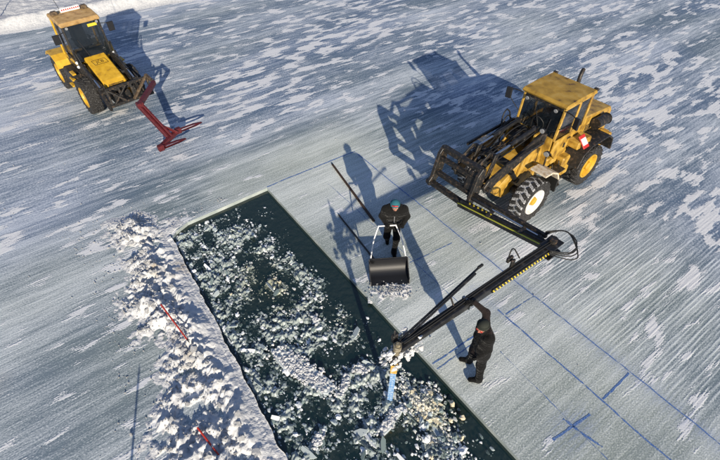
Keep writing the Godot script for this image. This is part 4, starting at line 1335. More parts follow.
func build_snow() -> void:
	bank_n = fnl(3, 0.75, 4)
	bank_c = fnl(4, 2.6, 2, FastNoiseLite.TYPE_CELLULAR)
	bank_c.cellular_return_type = FastNoiseLite.RETURN_DISTANCE
	bank_f = fnl(5, 4.2, 4)
	var x0 := -1.7
	var x1 := 11.5
	var dirt := fnl(9, 0.8, 3)
	var nu := 600
	var nv := 140
	var pos := func(i: int, j: int) -> Vector3:
		var x := lerpf(x0, x1, i / float(nu - 1))
		var zi := left_edge(maxf(x, 0.43)) - 0.03 + 0.05 * bank_n.get_noise_2d(x * 2.2, 0.0)
		if x < 0.43: zi = lerpf(zi, 2.0, sm(0.3, -0.3, x))
		var zo := bank_outer(x) + 0.75
		var t := maxf(0.0, (j - 1) / float(nv - 2))
		var z := lerpf(zi, zo, t)
		if j == 0: return Vector3(x, -0.10 if x > 0.3 else -0.02, z + 0.015)
		var h := bank_height(x, z)
		if j == nv - 1 or i == 0 or i == nu - 1 or (j < 2 and x < 0.2): h = -0.02
		return Vector3(x, maxf(h + (0.012 if j < 8 and x > 0.3 else -0.004), -0.02), z)
	var colr := func(p: Vector3) -> Color:
		var d: float = clampf((dirt.get_noise_2d(p.x, p.z) - 0.28) * 3.0 * (0.5 + bank_f.get_noise_2d(p.z, p.x)), 0, 1)
		return Color(1, 1, 1).lerp(Color(0.55, 0.46, 0.34), d * 0.8)
	var b := shape(field_mesh(nu, nv, pos, colr), "snow_bank", mats["snow"])
	b.transform = ice_xf
	tag(b, "lumpy white snow bank shovelled along the left side of the pool", "snow bank")
	# ridge at the edge of the cleared field
	var rn := fnl(13, 0.35, 4)
	var rf := fnl(14, 2.2, 4)
	var pos2 := func(i: int, j: int) -> Vector3:
		var z := lerpf(-20.0, 14.0, i / 379.0)
		var t := j / 59.0
		var c := -17.55 + 0.10 * (4.4 - z) + 0.2 * rn.get_noise_1d(z)
		var x := c + lerpf(0.75, -4.5, t)
		var up := sm(0.0, 0.22, t)
		var h := up * (0.22 + 0.07 * rn.get_noise_2d(x, z) + 0.055 * rf.get_noise_2d(x, z)) - sm(0.22, 0.5, t) * 0.10
		h += 0.16 * exp(-pow((t - 0.2) / 0.08, 2.0)) * (1.0 + 0.6 * rn.get_noise_2d(z * 2.0, 5.0))
		if j == 0: h = -0.02
		return Vector3(x, h, z)
	var r := shape(field_mesh(380, 60, pos2, func(_p): return Color(1, 1, 1)), "snow_ridge", mats["snow"])
	r.transform = ice_xf
	tag(r, "long low snow ridge across the upper left corner behind the tractor", "snow ridge")
	# clods of snow: the larger ones one by one, crumbs as one mass
	rng.seed = 21
	var shapes: Array = []
	for k in 6: shapes.append(lump(100 + k, 0.5, true, Color(1, 1, 1)).mesh())
	for m in shapes: m.surface_set_material(0, mats["snow"])
	var cn := 0
	while cn < 140:
		var x := rng.randf_range(-1.1, 8.0)
		var z := rng.randf_range(left_edge(x) + 0.35, bank_outer(x) + 0.15)
		var h := bank_height(x, z)
		if h < 0.05: continue
		var s := rng.randf_range(0.035, 0.075) * (1.3 if rng.randf() < 0.2 else 1.0)
		var o := MeshInstance3D.new()
		o.mesh = shapes[cn % 6]
		o.name = numbered("snow_clod")
		add_child(o)
		o.transform = ice_xf * Transform3D(Basis.from_euler(Vector3(rng.randf() * 6, rng.randf() * 6, rng.randf() * 6)).scaled(Vector3(s, s * 0.8, s)), Vector3(x, h - s * 0.15, z))
		var at := "at the far end of the bank" if x < 1.0 else ("around the upper red stick on the bank" if x < 4.2 else ("around the lower red stick on the bank" if x < 6.6 else "at the bottom edge of the picture on the bank"))
		tag(o, "white snow clod %s" % at, "snow clod", "snow clods %s" % at)
		cn += 1
	var li: Array = []
	while li.size() < 2600:
		var x := rng.randf_range(-1.7, 9.0)
		var z := rng.randf_range(1.2, bank_outer(x) + 0.7)
		if x > 0.0 and z < left_edge(maxf(x, 0.43)) + 0.1: continue
		var h := maxf(bank_height(x, z), 0.0)
		if h < 0.02 and rng.randf() < 0.9: continue
		if x > 0.2 and z < left_edge(maxf(x, 0.43)) + 0.5 + 0.2 * rng.randf(): continue
		if x < 0.0 and z < 3.0 and (x < -0.35 - 0.25 * rng.randf() or x > -0.03): continue
		if bank_n.get_noise_2d(x * 2.0, z * 2.0) < rng.randf_range(-0.5, 0.3): continue
		var s := rng.randf_range(0.006, 0.022) * (1.7 if rng.randf() < 0.10 else 1.0)
		li.append([Transform3D(Basis.from_euler(Vector3(rng.randf() * 6, rng.randf() * 6, 0)).scaled(Vector3(s, s, s)), Vector3(x, h + s * 0.3, z)), Color(1, 1, 1)])
	scatter("snow_crumbs", "fine white snow crumbs strewn over the bank and pool rim", "snow", lump(7, 0.5, false, Color(1, 1, 1)).mesh(), mats["snow"], li)
	# thin scatter of crumbs over the ice in front of the tractor and on the left
	var lj: Array = []
	for i in 330:
		var x := rng.randf_range(-9.0, 9.0)
		var z := rng.randf_range(-8.0, 8.0)
		if x > -0.1 and z > -0.05 and z < left_edge(maxf(x, 0.43)) + 0.1: continue
		if z < 2.0 and rng.randf() < 0.6: continue
		var s := 0.005 + 0.018 * pow(rng.randf(), 3.0)
		lj.append([Transform3D(Basis.from_euler(Vector3(rng.randf() * 6, rng.randf() * 6, 0)).scaled(Vector3(s, s, s)), Vector3(x, s * 0.3, z)), Color(1, 1, 1)])
	scatter("loose_snow", "tiny loose snow bits lying about on the bare ice", "snow", lump(8, 0.5, false, Color(1, 1, 1)).mesh(), mats["snow"], lj)

var pool_a: FastNoiseLite
var pool_b: FastNoiseLite

func ice_density(x: float, z: float) -> float:
	if x < 0.12 or z < 0.10 or z > left_edge(x) - 0.06: return 0.0
	var a := pool_a.get_noise_2d(x, z)
	var b := pool_b.get_noise_2d(x, z)
	var open := 0.62 + 0.45 * a
	if x < 2.2: open = lerpf(1.15, 0.75, x / 2.2) + 0.35 * a
	if x > 6.4: open = 0.34 + 0.22 * a + 0.25 * sm(0.1, 0.4, b)
	var d := sm(open - 0.12, open + 0.22, z)
	d *= clampf(0.60 + 1.5 * b + 0.35 * a, 0.06, 1.0)
	d *= sm(0.1, 0.45, x)
	# loose scatter in the dark corner
	if x < 2.0 and z < 1.3: d = maxf(d, 0.16 * sm(0.05, 0.35, b) * sm(0.25, 0.5, z))
	return d

func ice_tint(x: float, z: float, r: float) -> Color:
	# most bits are wet and glassy, some carry white snow, some are stained by lake mud
	var stain := exp(-(pow((x - 3.1) / 0.9, 2) + pow((z - 1.65) / 0.55, 2))) + 0.8 * exp(-(pow((x - 7.6) / 0.8, 2) + pow((z - 0.65) / 0.5, 2))) + 0.5 * exp(-(pow((x - 5.0) / 0.7, 2) + pow((z - 0.9) / 0.4, 2)))
	var w := Color(0.82, 0.84, 0.86)
	r -= 0.30 * exp(-(pow((x - 4.4) / 1.4, 2) + pow((z - 2.45) / 0.6, 2))) + 0.25 * exp(-(pow((x - 6.6) / 1.0, 2) + pow((z - 2.3) / 0.8, 2)))
	r += 0.55 * pool_b.get_noise_2d(x * 1.6 + 20.0, z * 1.6)
	if r < 0.34: w = Color(0.07, 0.10, 0.10)
	elif r < 0.56: w = Color(0.17, 0.22, 0.22)
	elif r < 0.76: w = Color(0.38, 0.44, 0.45)
	elif r < 0.90: w = Color(0.60, 0.65, 0.67)
	return w.lerp(Color(w.r * 0.86, w.g * 0.76, w.b * 0.52), clampf(stain, 0, 1) * 0.8)

func build_pool_ice() -> void:
	pool_a = fnl(51, 0.55, 3)
	pool_b = fnl(52, 1.15, 4)
	rng.seed = 77
	var ck: StandardMaterial3D = mats["chunk"]
	# slabs broken off whole
	var slabs := [
		[5.5, 2.15, 1.66, 0.40, -0.32, 0.05, "long snow-covered ice slab lying across the lower pool", true],
		[6.85, 2.62, 0.34, 0.16, 1.15, 0.05, "small bright rectangular ice block near the bottom edge", true],
		[7.35, 1.32, 0.75, 0.20, 1.3, 0.05, "narrow tilted ice slab at the bottom of the pool", true],
		[6.25, 1.62, 0.50, 0.16, 0.9, 0.05, "pointed white ice splinter right of the long slab", true],
		[4.62, 1.28, 0.26, 0.14, 0.2, 0.05, "clean white ice block in mid pool above the long slab", true],
		[6.2, 1.18, 0.30, 0.18, -0.5, 0.05, "bright white ice plate right of the splinter", true],
	]
	for s in slabs:
		var r := RandomNumberGenerator.new()
		r.seed = int(s[0] * 1000)
		var pl: Array = []
		for k in 22:
			var an := TAU * k / 22.0
			var sq := pow(pow(absf(cos(an)), 3.2) + pow(absf(sin(an)), 3.2), -1.0 / 3.2)
			var wob := sq * 0.5 * r.randf_range(0.80, 1.08)
			pl.append(Vector2(cos(an) * wob * s[2], sin(an) * wob * s[3]))
		var t := thing("ice_slab", s[6], "ice", ice_xf * Vector3(s[0], WATER, s[1]), ICE_TURN - rad_to_deg(s[4]), "ice slabs afloat in the pool")
		t.rotation.x += r.randf_range(-0.07, 0.07)
		var m := MB.new()
		m.col = Color(0.50, 0.55, 0.57) if s[7] else Color(0.06, 0.10, 0.095)
		m.prism(pl, -0.09, 0.045, Transform3D(Basis(Vector3(1, 0, 0), -PI / 2), V), 0.015)
		put(m, "slab", ck, t)
		if s[7]:
			var top := MB.new()
			for i in int(190 * s[2] * s[3] / 0.3) + 14:
				var p := Vector3(clampf(r.randfn(0.0, 0.26), -0.55, 0.55) * s[2], 0.045 + r.randf() * 0.02, clampf(r.randfn(0.0, 0.27), -0.58, 0.58) * s[3])
				var g := lump(r.randi() % 1000, 0.5, false, Color(1, 1, 1))
				var sc := r.randf_range(0.008, 0.045)
				var bs := Basis.from_euler(Vector3(r.randf() * 6, r.randf() * 6, 0)).scaled(Vector3(sc, sc * 0.7, sc))
				for k in g.v.size():
					top.v.append(p + bs * g.v[k]); top.n.append((bs.inverse().transposed() * g.n[k]).normalized()); top.c.append(Color(1, 1, 1))
			tag(put(top, "snow_crust", mats["snow"], t), "", "", "", "stuff")
	# slush frozen together between the pieces, partly awash
	var sl1 := fnl(55, 4.5, 4)
	var sl2 := fnl(56, 13.0, 3)
	var sl3 := fnl(57, 2.3, 4)
	var spos := func(i: int, j: int) -> Vector3:
		var x := lerpf(0.08, 10.0, i / 579.0)
		var z := lerpf(0.05, left_edge(maxf(x, 0.43)) - 0.02, j / 189.0)
		var e := ice_density(x, z)
		var y := -0.052 + 0.068 * e + 0.090 * sl1.get_noise_2d(x, z) * (0.25 + e) + 0.035 * sl2.get_noise_2d(x, z) * (0.2 + e)
		return Vector3(x, WATER + clampf(y, -0.12, 0.09), z)
	var scol := func(p: Vector3) -> Color:
		var t := 1.0 + 0.16 * sl3.get_noise_2d(p.x, p.z)
		var stain := exp(-(pow((p.x - 3.1) / 0.9, 2) + pow((p.z - 1.65) / 0.55, 2))) + exp(-(pow((p.x - 7.6) / 0.8, 2) + pow((p.z - 0.65) / 0.5, 2)))
		var w := Color(0.34 * t, 0.39 * t, 0.38 * t)
		return w.lerp(Color(w.r * 0.95, w.g * 0.84, w.b * 0.58), clampf(stain, 0, 1) * 0.8)
	var slm := flatmat("slush", Color(1, 1, 1), 0.3)
	slm.vertex_color_use_as_albedo = true
	var sln := shape(field_mesh(580, 190, spos, scol), "slush", slm)
	sln.transform = ice_xf
	tag(sln, "grey wet slush half awash between the floating ice pieces", "slush", "", "stuff")
	# larger chunks one by one
	var shapes: Array = []
	for k in 8:
		for w in 5:
			shapes.append(null)
	var tints := [Color(0.20, 0.26, 0.26), Color(0.45, 0.52, 0.53), Color(0.66, 0.70, 0.72), Color(0.82, 0.84, 0.86), Color(0.74, 0.66, 0.47)]
	for k in 8:
		for w in 5:
			var me := lump(200 + k, 0.55, true, tints[w]).mesh()
			me.surface_set_material(0, ck)
			shapes[k * 5 + w] = me
	var cn := 0
	var tries := 0
	while cn < 295 and tries < 40000:
		tries += 1
		var x := rng.randf_range(0.2, 9.3)
		var z := rng.randf_range(0.15, 3.3)
		var heap := cn < 95
		if heap:
			x = (7.5 if cn < 60 else 8.45) + rng.randfn(0.0, 0.24)
			z = (0.62 if cn < 60 else 0.98) + rng.randfn(0.0, 0.17)
		elif rng.randf() > ice_density(x, z): continue
		var w := 3 if rng.randf() < 0.18 else (2 if rng.randf() < 0.3 else (1 if rng.randf() < 0.55 else 0))
		var stain := exp(-(pow((x - 3.1) / 0.8, 2) + pow((z - 1.65) / 0.5, 2))) + exp(-(pow((x - 7.6) / 0.7, 2) + pow((z - 0.65) / 0.45, 2)))
		if rng.randf() < stain * 0.8: w = 4
		var s := rng.randf_range(0.032, 0.072)
		if heap: s *= rng.randf_range(0.8, 1.25)
		var o := MeshInstance3D.new()
		o.mesh = shapes[(rng.randi() % 8) * 5 + w]
		o.name = numbered("ice_chunk")
		add_child(o)
		o.transform = ice_xf * Transform3D(Basis.from_euler(Vector3(rng.randf_range(-0.5, 0.5), rng.randf() * 6, rng.randf_range(-0.5, 0.5))).scaled(Vector3(s * rng.randf_range(0.8, 1.5), s * 0.75, s)), Vector3(x, WATER + s * 0.06 + (rng.randf() * 0.07 if heap else 0.0), z))
		var look: String = ["dark wet", "grey glassy", "pale grey", "white", "cream-stained"][w]
		var where := "in the far third of the pool" if x < 2.8 else ("in the middle of the pool" if x < 5.6 else "in the near part of the pool")
		if heap: where = "in the heap beside the saw blade" if cn < 60 else "in the heap at the bottom edge of the pool"
		tag(o, "%s jagged ice chunk afloat %s" % [look, where], "ice", "%s ice chunks %s" % [look, where])
		cn += 1
	# splinters and thin plates standing out of the slush
	rng.seed = 303
	var spl: Array = []
	for k in 5:
		for w in 3:
			var q := MB.new()
			q.col = [Color(0.16, 0.21, 0.21), Color(0.42, 0.48, 0.49), Color(0.74, 0.77, 0.79)][w]
			var r := RandomNumberGenerator.new()
			r.seed = 500 + k
			q.prism([Vector2(-0.5, -0.10), Vector2(-0.15, -0.16 - 0.05 * r.randf()), Vector2(0.3, -0.12), Vector2(0.5, 0.02 + 0.1 * r.randf()), Vector2(0.1, 0.10 + 0.08 * r.randf()), Vector2(-0.42, 0.12)], -0.03, 0.03, Transform3D(Basis(Vector3(1, 0, 0), -PI / 2), V), 0.006)
			var me := q.mesh()
			me.surface_set_material(0, ck)
			spl.append(me)
	cn = 0
	while cn < 48:
		var x := rng.randf_range(0.8, 9.0)
		var z := rng.randf_range(0.6, 3.15)
		if ice_density(x, z) < 0.5: continue
		var w := [0, 0, 1, 1, 2][rng.randi() % 5] as int
		var sc := rng.randf_range(0.16, 0.46)
		var o := MeshInstance3D.new()
		o.mesh = spl[(rng.randi() % 5) * 3 + w]
		o.name = numbered("ice_splinter")
		add_child(o)
		o.transform = ice_xf * Transform3D(Basis.from_euler(Vector3(rng.randf_range(-0.35, 0.35), rng.randf() * 6, rng.randf_range(-0.3, 0.3))).scaled(Vector3(sc, 0.6, sc * rng.randf_range(0.4, 0.8))), Vector3(x, WATER + 0.025, z))
		var look: String = ["dark glassy", "grey", "white"][w]
		var where := "far third" if x < 2.8 else ("middle" if x < 5.6 else "near part")
		tag(o, "thin %s ice splinter in the %s of the pool" % [look, where], "ice", "%s ice splinters in the %s" % [look, where])
		cn += 1
	rng.seed = 78
	# brash: everything smaller
	var lists: Array = [[], [], []]
	tries = 0
	var n := 0
	while n < 20000 and tries < 140000:
		tries += 1
		var x := rng.randf_range(0.1, 9.8)
		var z := rng.randf_range(0.1, 3.45)
		if rng.randf() > ice_density(x, z): continue
		var s := 0.006 + 0.034 * pow(rng.randf(), 3.2)
		var fl := rng.randf_range(0.28, 0.75)
		lists[n % 3].append([Transform3D(Basis.from_euler(Vector3(rng.randf_range(-0.7, 0.7), rng.randf() * 6, rng.randf_range(-0.7, 0.7))).scaled(Vector3(s * rng.randf_range(0.8, 1.9), s * fl, s)), Vector3(x, WATER + s * fl * 0.08, z)), ice_tint(x, z, rng.randf())])
		n += 1
	# crumbly heaps by the sawn edge
	for i in 1500:
		var h0 := i < 950
		var x := (7.5 if h0 else 8.45) + rng.randfn(0.0, 0.26)
		var z := (0.62 if h0 else 0.98) + rng.randfn(0.0, 0.18)
		if z < 0.12: continue
		var s := rng.randf_range(0.010, 0.036)
		var up := 0.13 * exp(-(pow((x - (7.5 if h0 else 8.45)) / 0.3, 2) + pow((z - (0.62 if h0 else 0.98)) / 0.2, 2)))
		lists[i % 3].append([Transform3D(Basis.from_euler(Vector3(rng.randf() * 6, rng.randf() * 6, 0)).scaled(Vector3(s * 1.2, s, s)), Vector3(x, WATER + rng.randf() * up + s * 0.3, z)), ice_tint(x, z, rng.randf_range(0.5, 1.1))])
	# pale bits hanging below the surface
	for i in 1500:
		var x := rng.randf_range(0.2, 9.8)
		var z := rng.randf_range(0.15, 3.3)
		if rng.randf() > ice_density(x, z) + 0.10: continue
		var s := rng.randf_range(0.03, 0.11)
		lists[i % 3].append([Transform3D(Basis.from_euler(Vector3(rng.randf() * 6, rng.randf() * 6, 0)).scaled(Vector3(s * 1.3, s * 0.6, s)), Vector3(x, WATER - s - rng.randf_range(0.0, 0.08), z)), Color(0.6, 0.66, 0.62)])
	var brash := Node3D.new()
	brash.name = "brash_ice"
	add_child(brash)
	tag(brash, "small slush and ice chips crowding the water of the pool", "ice", "", "stuff")
	for k in 3:
		scatter("chips", "", "", lump(300 + k, 0.5, false, Color(1, 1, 1)).mesh(), ck, lists[k], brash)


# ------------------------------------------------------------------ small things
func ice_pt(x: float, y: float, z: float) -> Vector3:
	return ice_xf * Vector3(x, y, z)

func pole(nm: String, label: String, cat: String, a: Vector3, b: Vector3, r: float, rb: float, mat: String) -> void:
	var t := thing(nm, label, cat, Vector3(a.x, 0, a.z))
	var o := Vector3(a.x, 0, a.z)
	rod(t, "shaft", mat, a - o, b - o, r, rb)
	var d := (b - a).normalized()
	rod(t, "end_cap", "black_steel", b - o, b - o + d * 0.09, rb * 1.15, rb * 0.5)

func build_props() -> void:
	pole("wooden_pole", "long brown wooden pole lying on the ice behind the man with the scoop", "pole", ice_pt(2.95, 0.035, -1.62), ice_pt(0.25, 0.035, -2.12), 0.038, 0.03, "wood")
	pole("steel_pole", "thin dark steel pole lying between scoop and pool edge", "pole", ice_pt(4.11, 0.026, -0.79), ice_pt(2.25, 0.026, -1.0), 0.024, 0.02, "black_steel")
	for e in [[2.55, 3.90, 3.67, 3.77, "upper red marker stick lying on the snow bank"], [5.49, 4.31, 6.42, 4.15, "lower red marker stick lying on the snow bank"]]:
		var a := ice_pt(e[0], bank_height(e[0], e[1]) + 0.09, e[1])
		var b := ice_pt(e[2], bank_height(e[2], e[3]) + 0.05, e[3])
		pole("marker_stick", e[4], "stick", a, b, 0.017, 0.015, "stake_red")
	for e in [[-19.0, 4.25, "red stake standing in the snow at the left edge behind the ridge"], [-18.9, 0.12, "red stake standing in the ridge right of the tractor cab"]]:
		pole("marker_stake", e[2], "stake", ice_pt(e[0], 0.05, e[1]), ice_pt(e[0] - 0.05, 0.85, e[1] + 0.04), 0.022, 0.02, "stake_red")
	pole("marker_stake", "thin stake on the bare ice throwing a line of shadow at lower left", "stake", Vector3(-3.3, -0.02, -0.4), Vector3(-3.3, 1.55, -0.4), 0.022, 0.02, "stake_red")
	# snow scoop
	var t := thing("snow_scoop", "black snow scoop with two white handles pushed by the man in the teal hat", "snow scoop", Vector3(0.70, 0, -7.05), 5.0)
	var bw := MB.new()
	var pr: Array = []
	for k in 7: pr.append(Vector2(-0.34 - 0.03 * sin(PI * k / 12.0), lerpf(0.42, 0.26, k / 6.0)))
	for k in range(1, 15):
		var an := PI / 2 * k / 14.0
		pr.append(Vector2(-0.37 + 0.24 * (1.0 - cos(an)), 0.26 - 0.24 * sin(an)))
	pr.append(Vector2(0.10, 0.012))
	var side := Transform3D(Basis(Vector3(0, 0, 1), Vector3.UP, Vector3(-1, 0, 0)), V)
	bw.prism(strip(pr, 0.016), -0.45, 0.45, side, 0.004)
	put(bw, "bucket", mats["plastic"], t)
	for x in [-0.455, 0.455]:
		var e := MB.new()
		e.prism([Vector2(-0.36, 0.42), Vector2(-0.39, 0.30), Vector2(-0.36, 0.16), Vector2(-0.27, 0.06), Vector2(-0.12, 0.008), Vector2(0.10, 0.004), Vector2(0.05, 0.09), Vector2(-0.18, 0.24)], x - 0.01, x + 0.01, side, 0.003)
		put(e, "side_plate", mats["plastic"], t)
	bar(t, "stiffener", "black_steel", Vector3(-0.45, 0.40, -0.375), Vector3(0.45, 0.40, -0.375), 0.03, 0.04)
	for s in [-1.0, 1.0]:
		hose(t, [Vector3(s * 0.42, 0.16, -0.385), Vector3(s * 0.41, 0.42, -0.42), Vector3(s * 0.32, 0.8, -0.64), Vector3(s * 0.20, 1.06, -0.80)], 0.017, "handle")
	for c in t.get_children():
		if c.name.begins_with("handle"): (c as MeshInstance3D).mesh.surface_set_material(0, mats["white"])
	rod(t, "grip_bar", "white", Vector3(-0.215, 1.06, -0.80), Vector3(0.215, 1.06, -0.80), 0.018)
	# snow carried in the scoop and pushed ahead of it
	var hn := fnl(61, 2.2, 4)
	var pos := func(i: int, j: int) -> Vector3:
		var u := i / 39.0 * 2 - 1
		var w := j / 29.0 * 2 - 1
		var x := u * 0.56
		var z := w * 0.36
		var h := (0.04 + 0.08 * hn.get_noise_2d(x * 1.6, z * 1.6)) * (1 - pow(absf(u), 4.0)) * (1 - w * w) - 0.02 - 0.06 * maxf(0.0, hn.get_noise_2d(x * 3.0 + 4.0, z * 3.0))
		return Vector3(x, h, z)
	var pile := shape(field_mesh(40, 30, pos, func(_p): return Color(1, 1, 1)), "snow_pile", mats["snow"])
	pile.position = Vector3(0.74, 0, -6.80)
	tag(pile, "loose heap of snow pushed up in front of the black scoop", "snow heap")
	rng.seed = 31
	var li: Array = []
	var inv := ice_xf.affine_inverse()
	for i in 160:
		var x := 0.74 + rng.randfn(0.0, 0.26)
		var z := -6.82 + rng.randfn(0.0, 0.13)
		var s := rng.randf_range(0.006, 0.024)
		var y := 0.045 * maxf(0.0, 1.0 - pow((x - 0.74) / 0.56, 2)) * maxf(0.0, 1 - pow((z + 6.72) / 0.34, 2)) + s * 0.4
		li.append([Transform3D(Basis.from_euler(Vector3(rng.randf() * 6, rng.randf() * 6, 0)).scaled(Vector3.ONE * s), inv * Vector3(x, y, z)), Color(1, 1, 1)])
	scatter("snow_crumbs", "snow crumbs in and around the heap at the scoop", "snow", lump(9, 0.5, false, Color(1, 1, 1)).mesh(), mats["snow"], li)


# ------------------------------------------------------------------ people
# bones: [a, b, ra, rb, colour]; blended with a smooth minimum and meshed as surface nets
func flesh(mb: MB, bones: Array, cell: float, k: float) -> void:
	var lo := Vector3.INF
	var hi := -Vector3.INF
	for b in bones:
		var r: float = maxf(b[2], b[3]) + cell * 3 + k
		for e in [b[0], b[1]]:
			lo = lo.min(e - Vector3.ONE * r); hi = hi.max(e + Vector3.ONE * r)
	var nx := int((hi.x - lo.x) / cell) + 2
	var ny := int((hi.y - lo.y) / cell) + 2
	var nz := int((hi.z - lo.z) / cell) + 2
	var nn := nx * ny * nz
	var f := PackedFloat32Array(); f.resize(nn); f.fill(1.0)
	var raw := PackedFloat32Array(); raw.resize(nn); raw.fill(1.0)
	var own := PackedByteArray(); own.resize(nn)
	for bi in bones.size():
		var b: Array = bones[bi]
		var a0: Vector3 = b[0]
		var ba: Vector3 = b[1] - b[0]
		var bb := maxf(ba.length_squared(), 1e-9)
		var ra: float = b[2]
		var dr: float = b[3] - b[2]
		var R := maxf(b[2], b[3]) + k + cell * 2
		var l0: Vector3 = ((b[0] as Vector3).min(b[1]) - Vector3.ONE * R - lo) / cell
		var l1: Vector3 = ((b[0] as Vector3).max(b[1]) + Vector3.ONE * R - lo) / cell
		for z in range(maxi(0, int(l0.z)), mini(nz, int(l1.z) + 2)):
			for y in range(maxi(0, int(l0.y)), mini(ny, int(l1.y) + 2)):
				var at := (z * ny + y) * nx
				for x in range(maxi(0, int(l0.x)), mini(nx, int(l1.x) + 2)):
					var p := lo + Vector3(x, y, z) * cell - a0
					var t := clampf(p.dot(ba) / bb, 0.0, 1.0)
					var d := (p - ba * t).length() - (ra + dr * t)
					var i := at + x
					if d < raw[i]:
						raw[i] = d; own[i] = bi
					var h := maxf(k - absf(f[i] - d), 0.0) / k
					f[i] = minf(f[i], d) - h * h * k * 0.25
	var vid := PackedInt32Array(); vid.resize(nn); vid.fill(-1)
	var vs := PackedVector3Array()
	var ns := PackedVector3Array()
	var cs := PackedColorArray()
	var offs := [0, 1, nx, nx + 1, nx * ny, nx * ny + 1, nx * ny + nx, nx * ny + nx + 1]
	for z in nz - 1:
		for y in ny - 1:
			for x in nx - 1:
				var i := (z * ny + y) * nx + x
				if absf(f[i]) > cell * 2.0: continue
				var neg := 0
				for o in offs:
					if f[i + o] < 0: neg += 1
				if neg == 0 or neg == 8: continue
				var m := Vector3.ZERO
				var cnt := 0
				for e in [[0, 1], [2, 3], [4, 5], [6, 7], [0, 2], [1, 3], [4, 6], [5, 7], [0, 4], [1, 5], [2, 6], [3, 7]]:
					var fa := f[i + offs[e[0]]]
					var fb := f[i + offs[e[1]]]
					if (fa < 0) != (fb < 0):
						var t := fa / (fa - fb)
						var pa := Vector3(e[0] & 1, (e[0] >> 1) & 1, (e[0] >> 2) & 1)
						var pb := Vector3(e[1] & 1, (e[1] >> 1) & 1, (e[1] >> 2) & 1)
						m += pa.lerp(pb, t); cnt += 1
				vid[i] = vs.size()
				vs.append(lo + (Vector3(x, y, z) + m / cnt) * cell)
				var F := func(q: int) -> float: return f[i + offs[q]]
				ns.append(Vector3(F.call(1) + F.call(3) + F.call(5) + F.call(7) - F.call(0) - F.call(2) - F.call(4) - F.call(6), F.call(2) + F.call(3) + F.call(6) + F.call(7) - F.call(0) - F.call(1) - F.call(4) - F.call(5), F.call(4) + F.call(5) + F.call(6) + F.call(7) - F.call(0) - F.call(1) - F.call(2) - F.call(3)).normalized())
				cs.append(bones[own[i]][4])
	var ax := [1, nx, nx * ny]
	for z in range(1, nz - 1):
		for y in range(1, ny - 1):
			for x in range(1, nx - 1):
				var i := (z * ny + y) * nx + x
				if absf(f[i]) > cell * 2.0: continue
				for q in 3:
					var j: int = i + ax[q]
					if (f[i] < 0) == (f[j] < 0): continue
					var u: int = ax[(q + 1) % 3]
					var w: int = ax[(q + 2) % 3]
					var c := [vid[i - u - w], vid[i - w], vid[i], vid[i - u]]
					if c.min() < 0: continue
					if f[i] >= 0: c.reverse()
					for t in [[0, 1, 2], [0, 2, 3]]:
						# outward counter-clockwise -> reversed for Godot
						for e in [t[0], t[2], t[1]]:
							mb.v.append(vs[c[e]]); mb.n.append(ns[c[e]]); mb.c.append(cs[c[e]])

func hand_bones(w: Vector3, dir: Vector3, down: Vector3, curl: float, thumb: Vector3, col: Color) -> Array:
	# w wrist, dir along the palm, down the way the fingers curl
	var out: Array = []
	var x := dir.normalized()
	var dn := (down - x * down.dot(x)).normalized()
	var s := x.cross(dn).normalized()
	if s.dot(thumb) < 0: s = -s
	for k in 4:
		var o := s * (0.030 - 0.021 * k)
		var p := w + x * (0.085 + (0.006 if k == 1 or k == 2 else 0.0)) + o
		out.append([w + o * 0.5, p, 0.020, 0.016, col])
		var ln: float = [0.040, 0.046, 0.043, 0.033][k]
		var a := 0.35 * curl
		var q := p
		for e in 3:
			var d := x * cos(a) + dn * sin(a)
			var n: Vector3 = q + d * ln * (1.0 - 0.18 * e)
			out.append([q, n, 0.0125 - 0.001 * e, 0.0115 - 0.001 * e, col])
			q = n
			a += 0.95 * curl
	var t0 := w + x * 0.03 + s * 0.026
	var t1 := t0 + (s * 0.7 + x * 0.6 + dn * 0.3).normalized() * 0.045
	var t2 := t1 + (x * 0.7 + dn * 0.8 * curl + s * 0.1).normalized() * 0.04
	out.append([t0, t1, 0.016, 0.014, col]); out.append([t1, t2, 0.014, 0.011, col])
	return out

func head_bones(c: Vector3, look: Vector3, skin: Color, hair: Color, beard: bool) -> Array:
	var f := look.normalized()
	var r := f.cross(Vector3.UP).normalized()
	var u := r.cross(f)
	var o: Array = []
	o.append([c + u * 0.03 - f * 0.02, c + u * 0.035 + f * 0.015, 0.088, 0.084, hair])
	o.append([c + f * 0.03, c + f * 0.035 - u * 0.02, 0.072, 0.068, skin])
	o.append([c + f * 0.035 - u * 0.045, c + f * 0.055 - u * 0.085, 0.052, 0.036, hair if beard else skin])
	o.append([c + f * 0.095 + u * 0.012, c + f * 0.118 - u * 0.018, 0.010, 0.016, skin])      # nose
	o.append([c + f * 0.092 + u * 0.03 - r * 0.04, c + f * 0.092 + u * 0.03 + r * 0.04, 0.012, 0.012, skin])   # brow
	o.append([c + f * 0.098 - u * 0.055 - r * 0.02, c + f * 0.098 - u * 0.055 + r * 0.02, 0.009, 0.009, Color(0.35, 0.12, 0.10)])   # mouth
	for s in [-1.0, 1.0]:
		o.append([c + r * s * 0.082 + u * 0.012 - f * 0.005, c + r * s * 0.084 - u * 0.025, 0.013, 0.011, skin])   # ears
		o.append([c + f * 0.088 + r * s * 0.03 + u * 0.012, c + f * 0.09 + r * s * 0.034 + u * 0.012, 0.009, 0.009, Color(0.03, 0.02, 0.02)])   # eyes
	return o

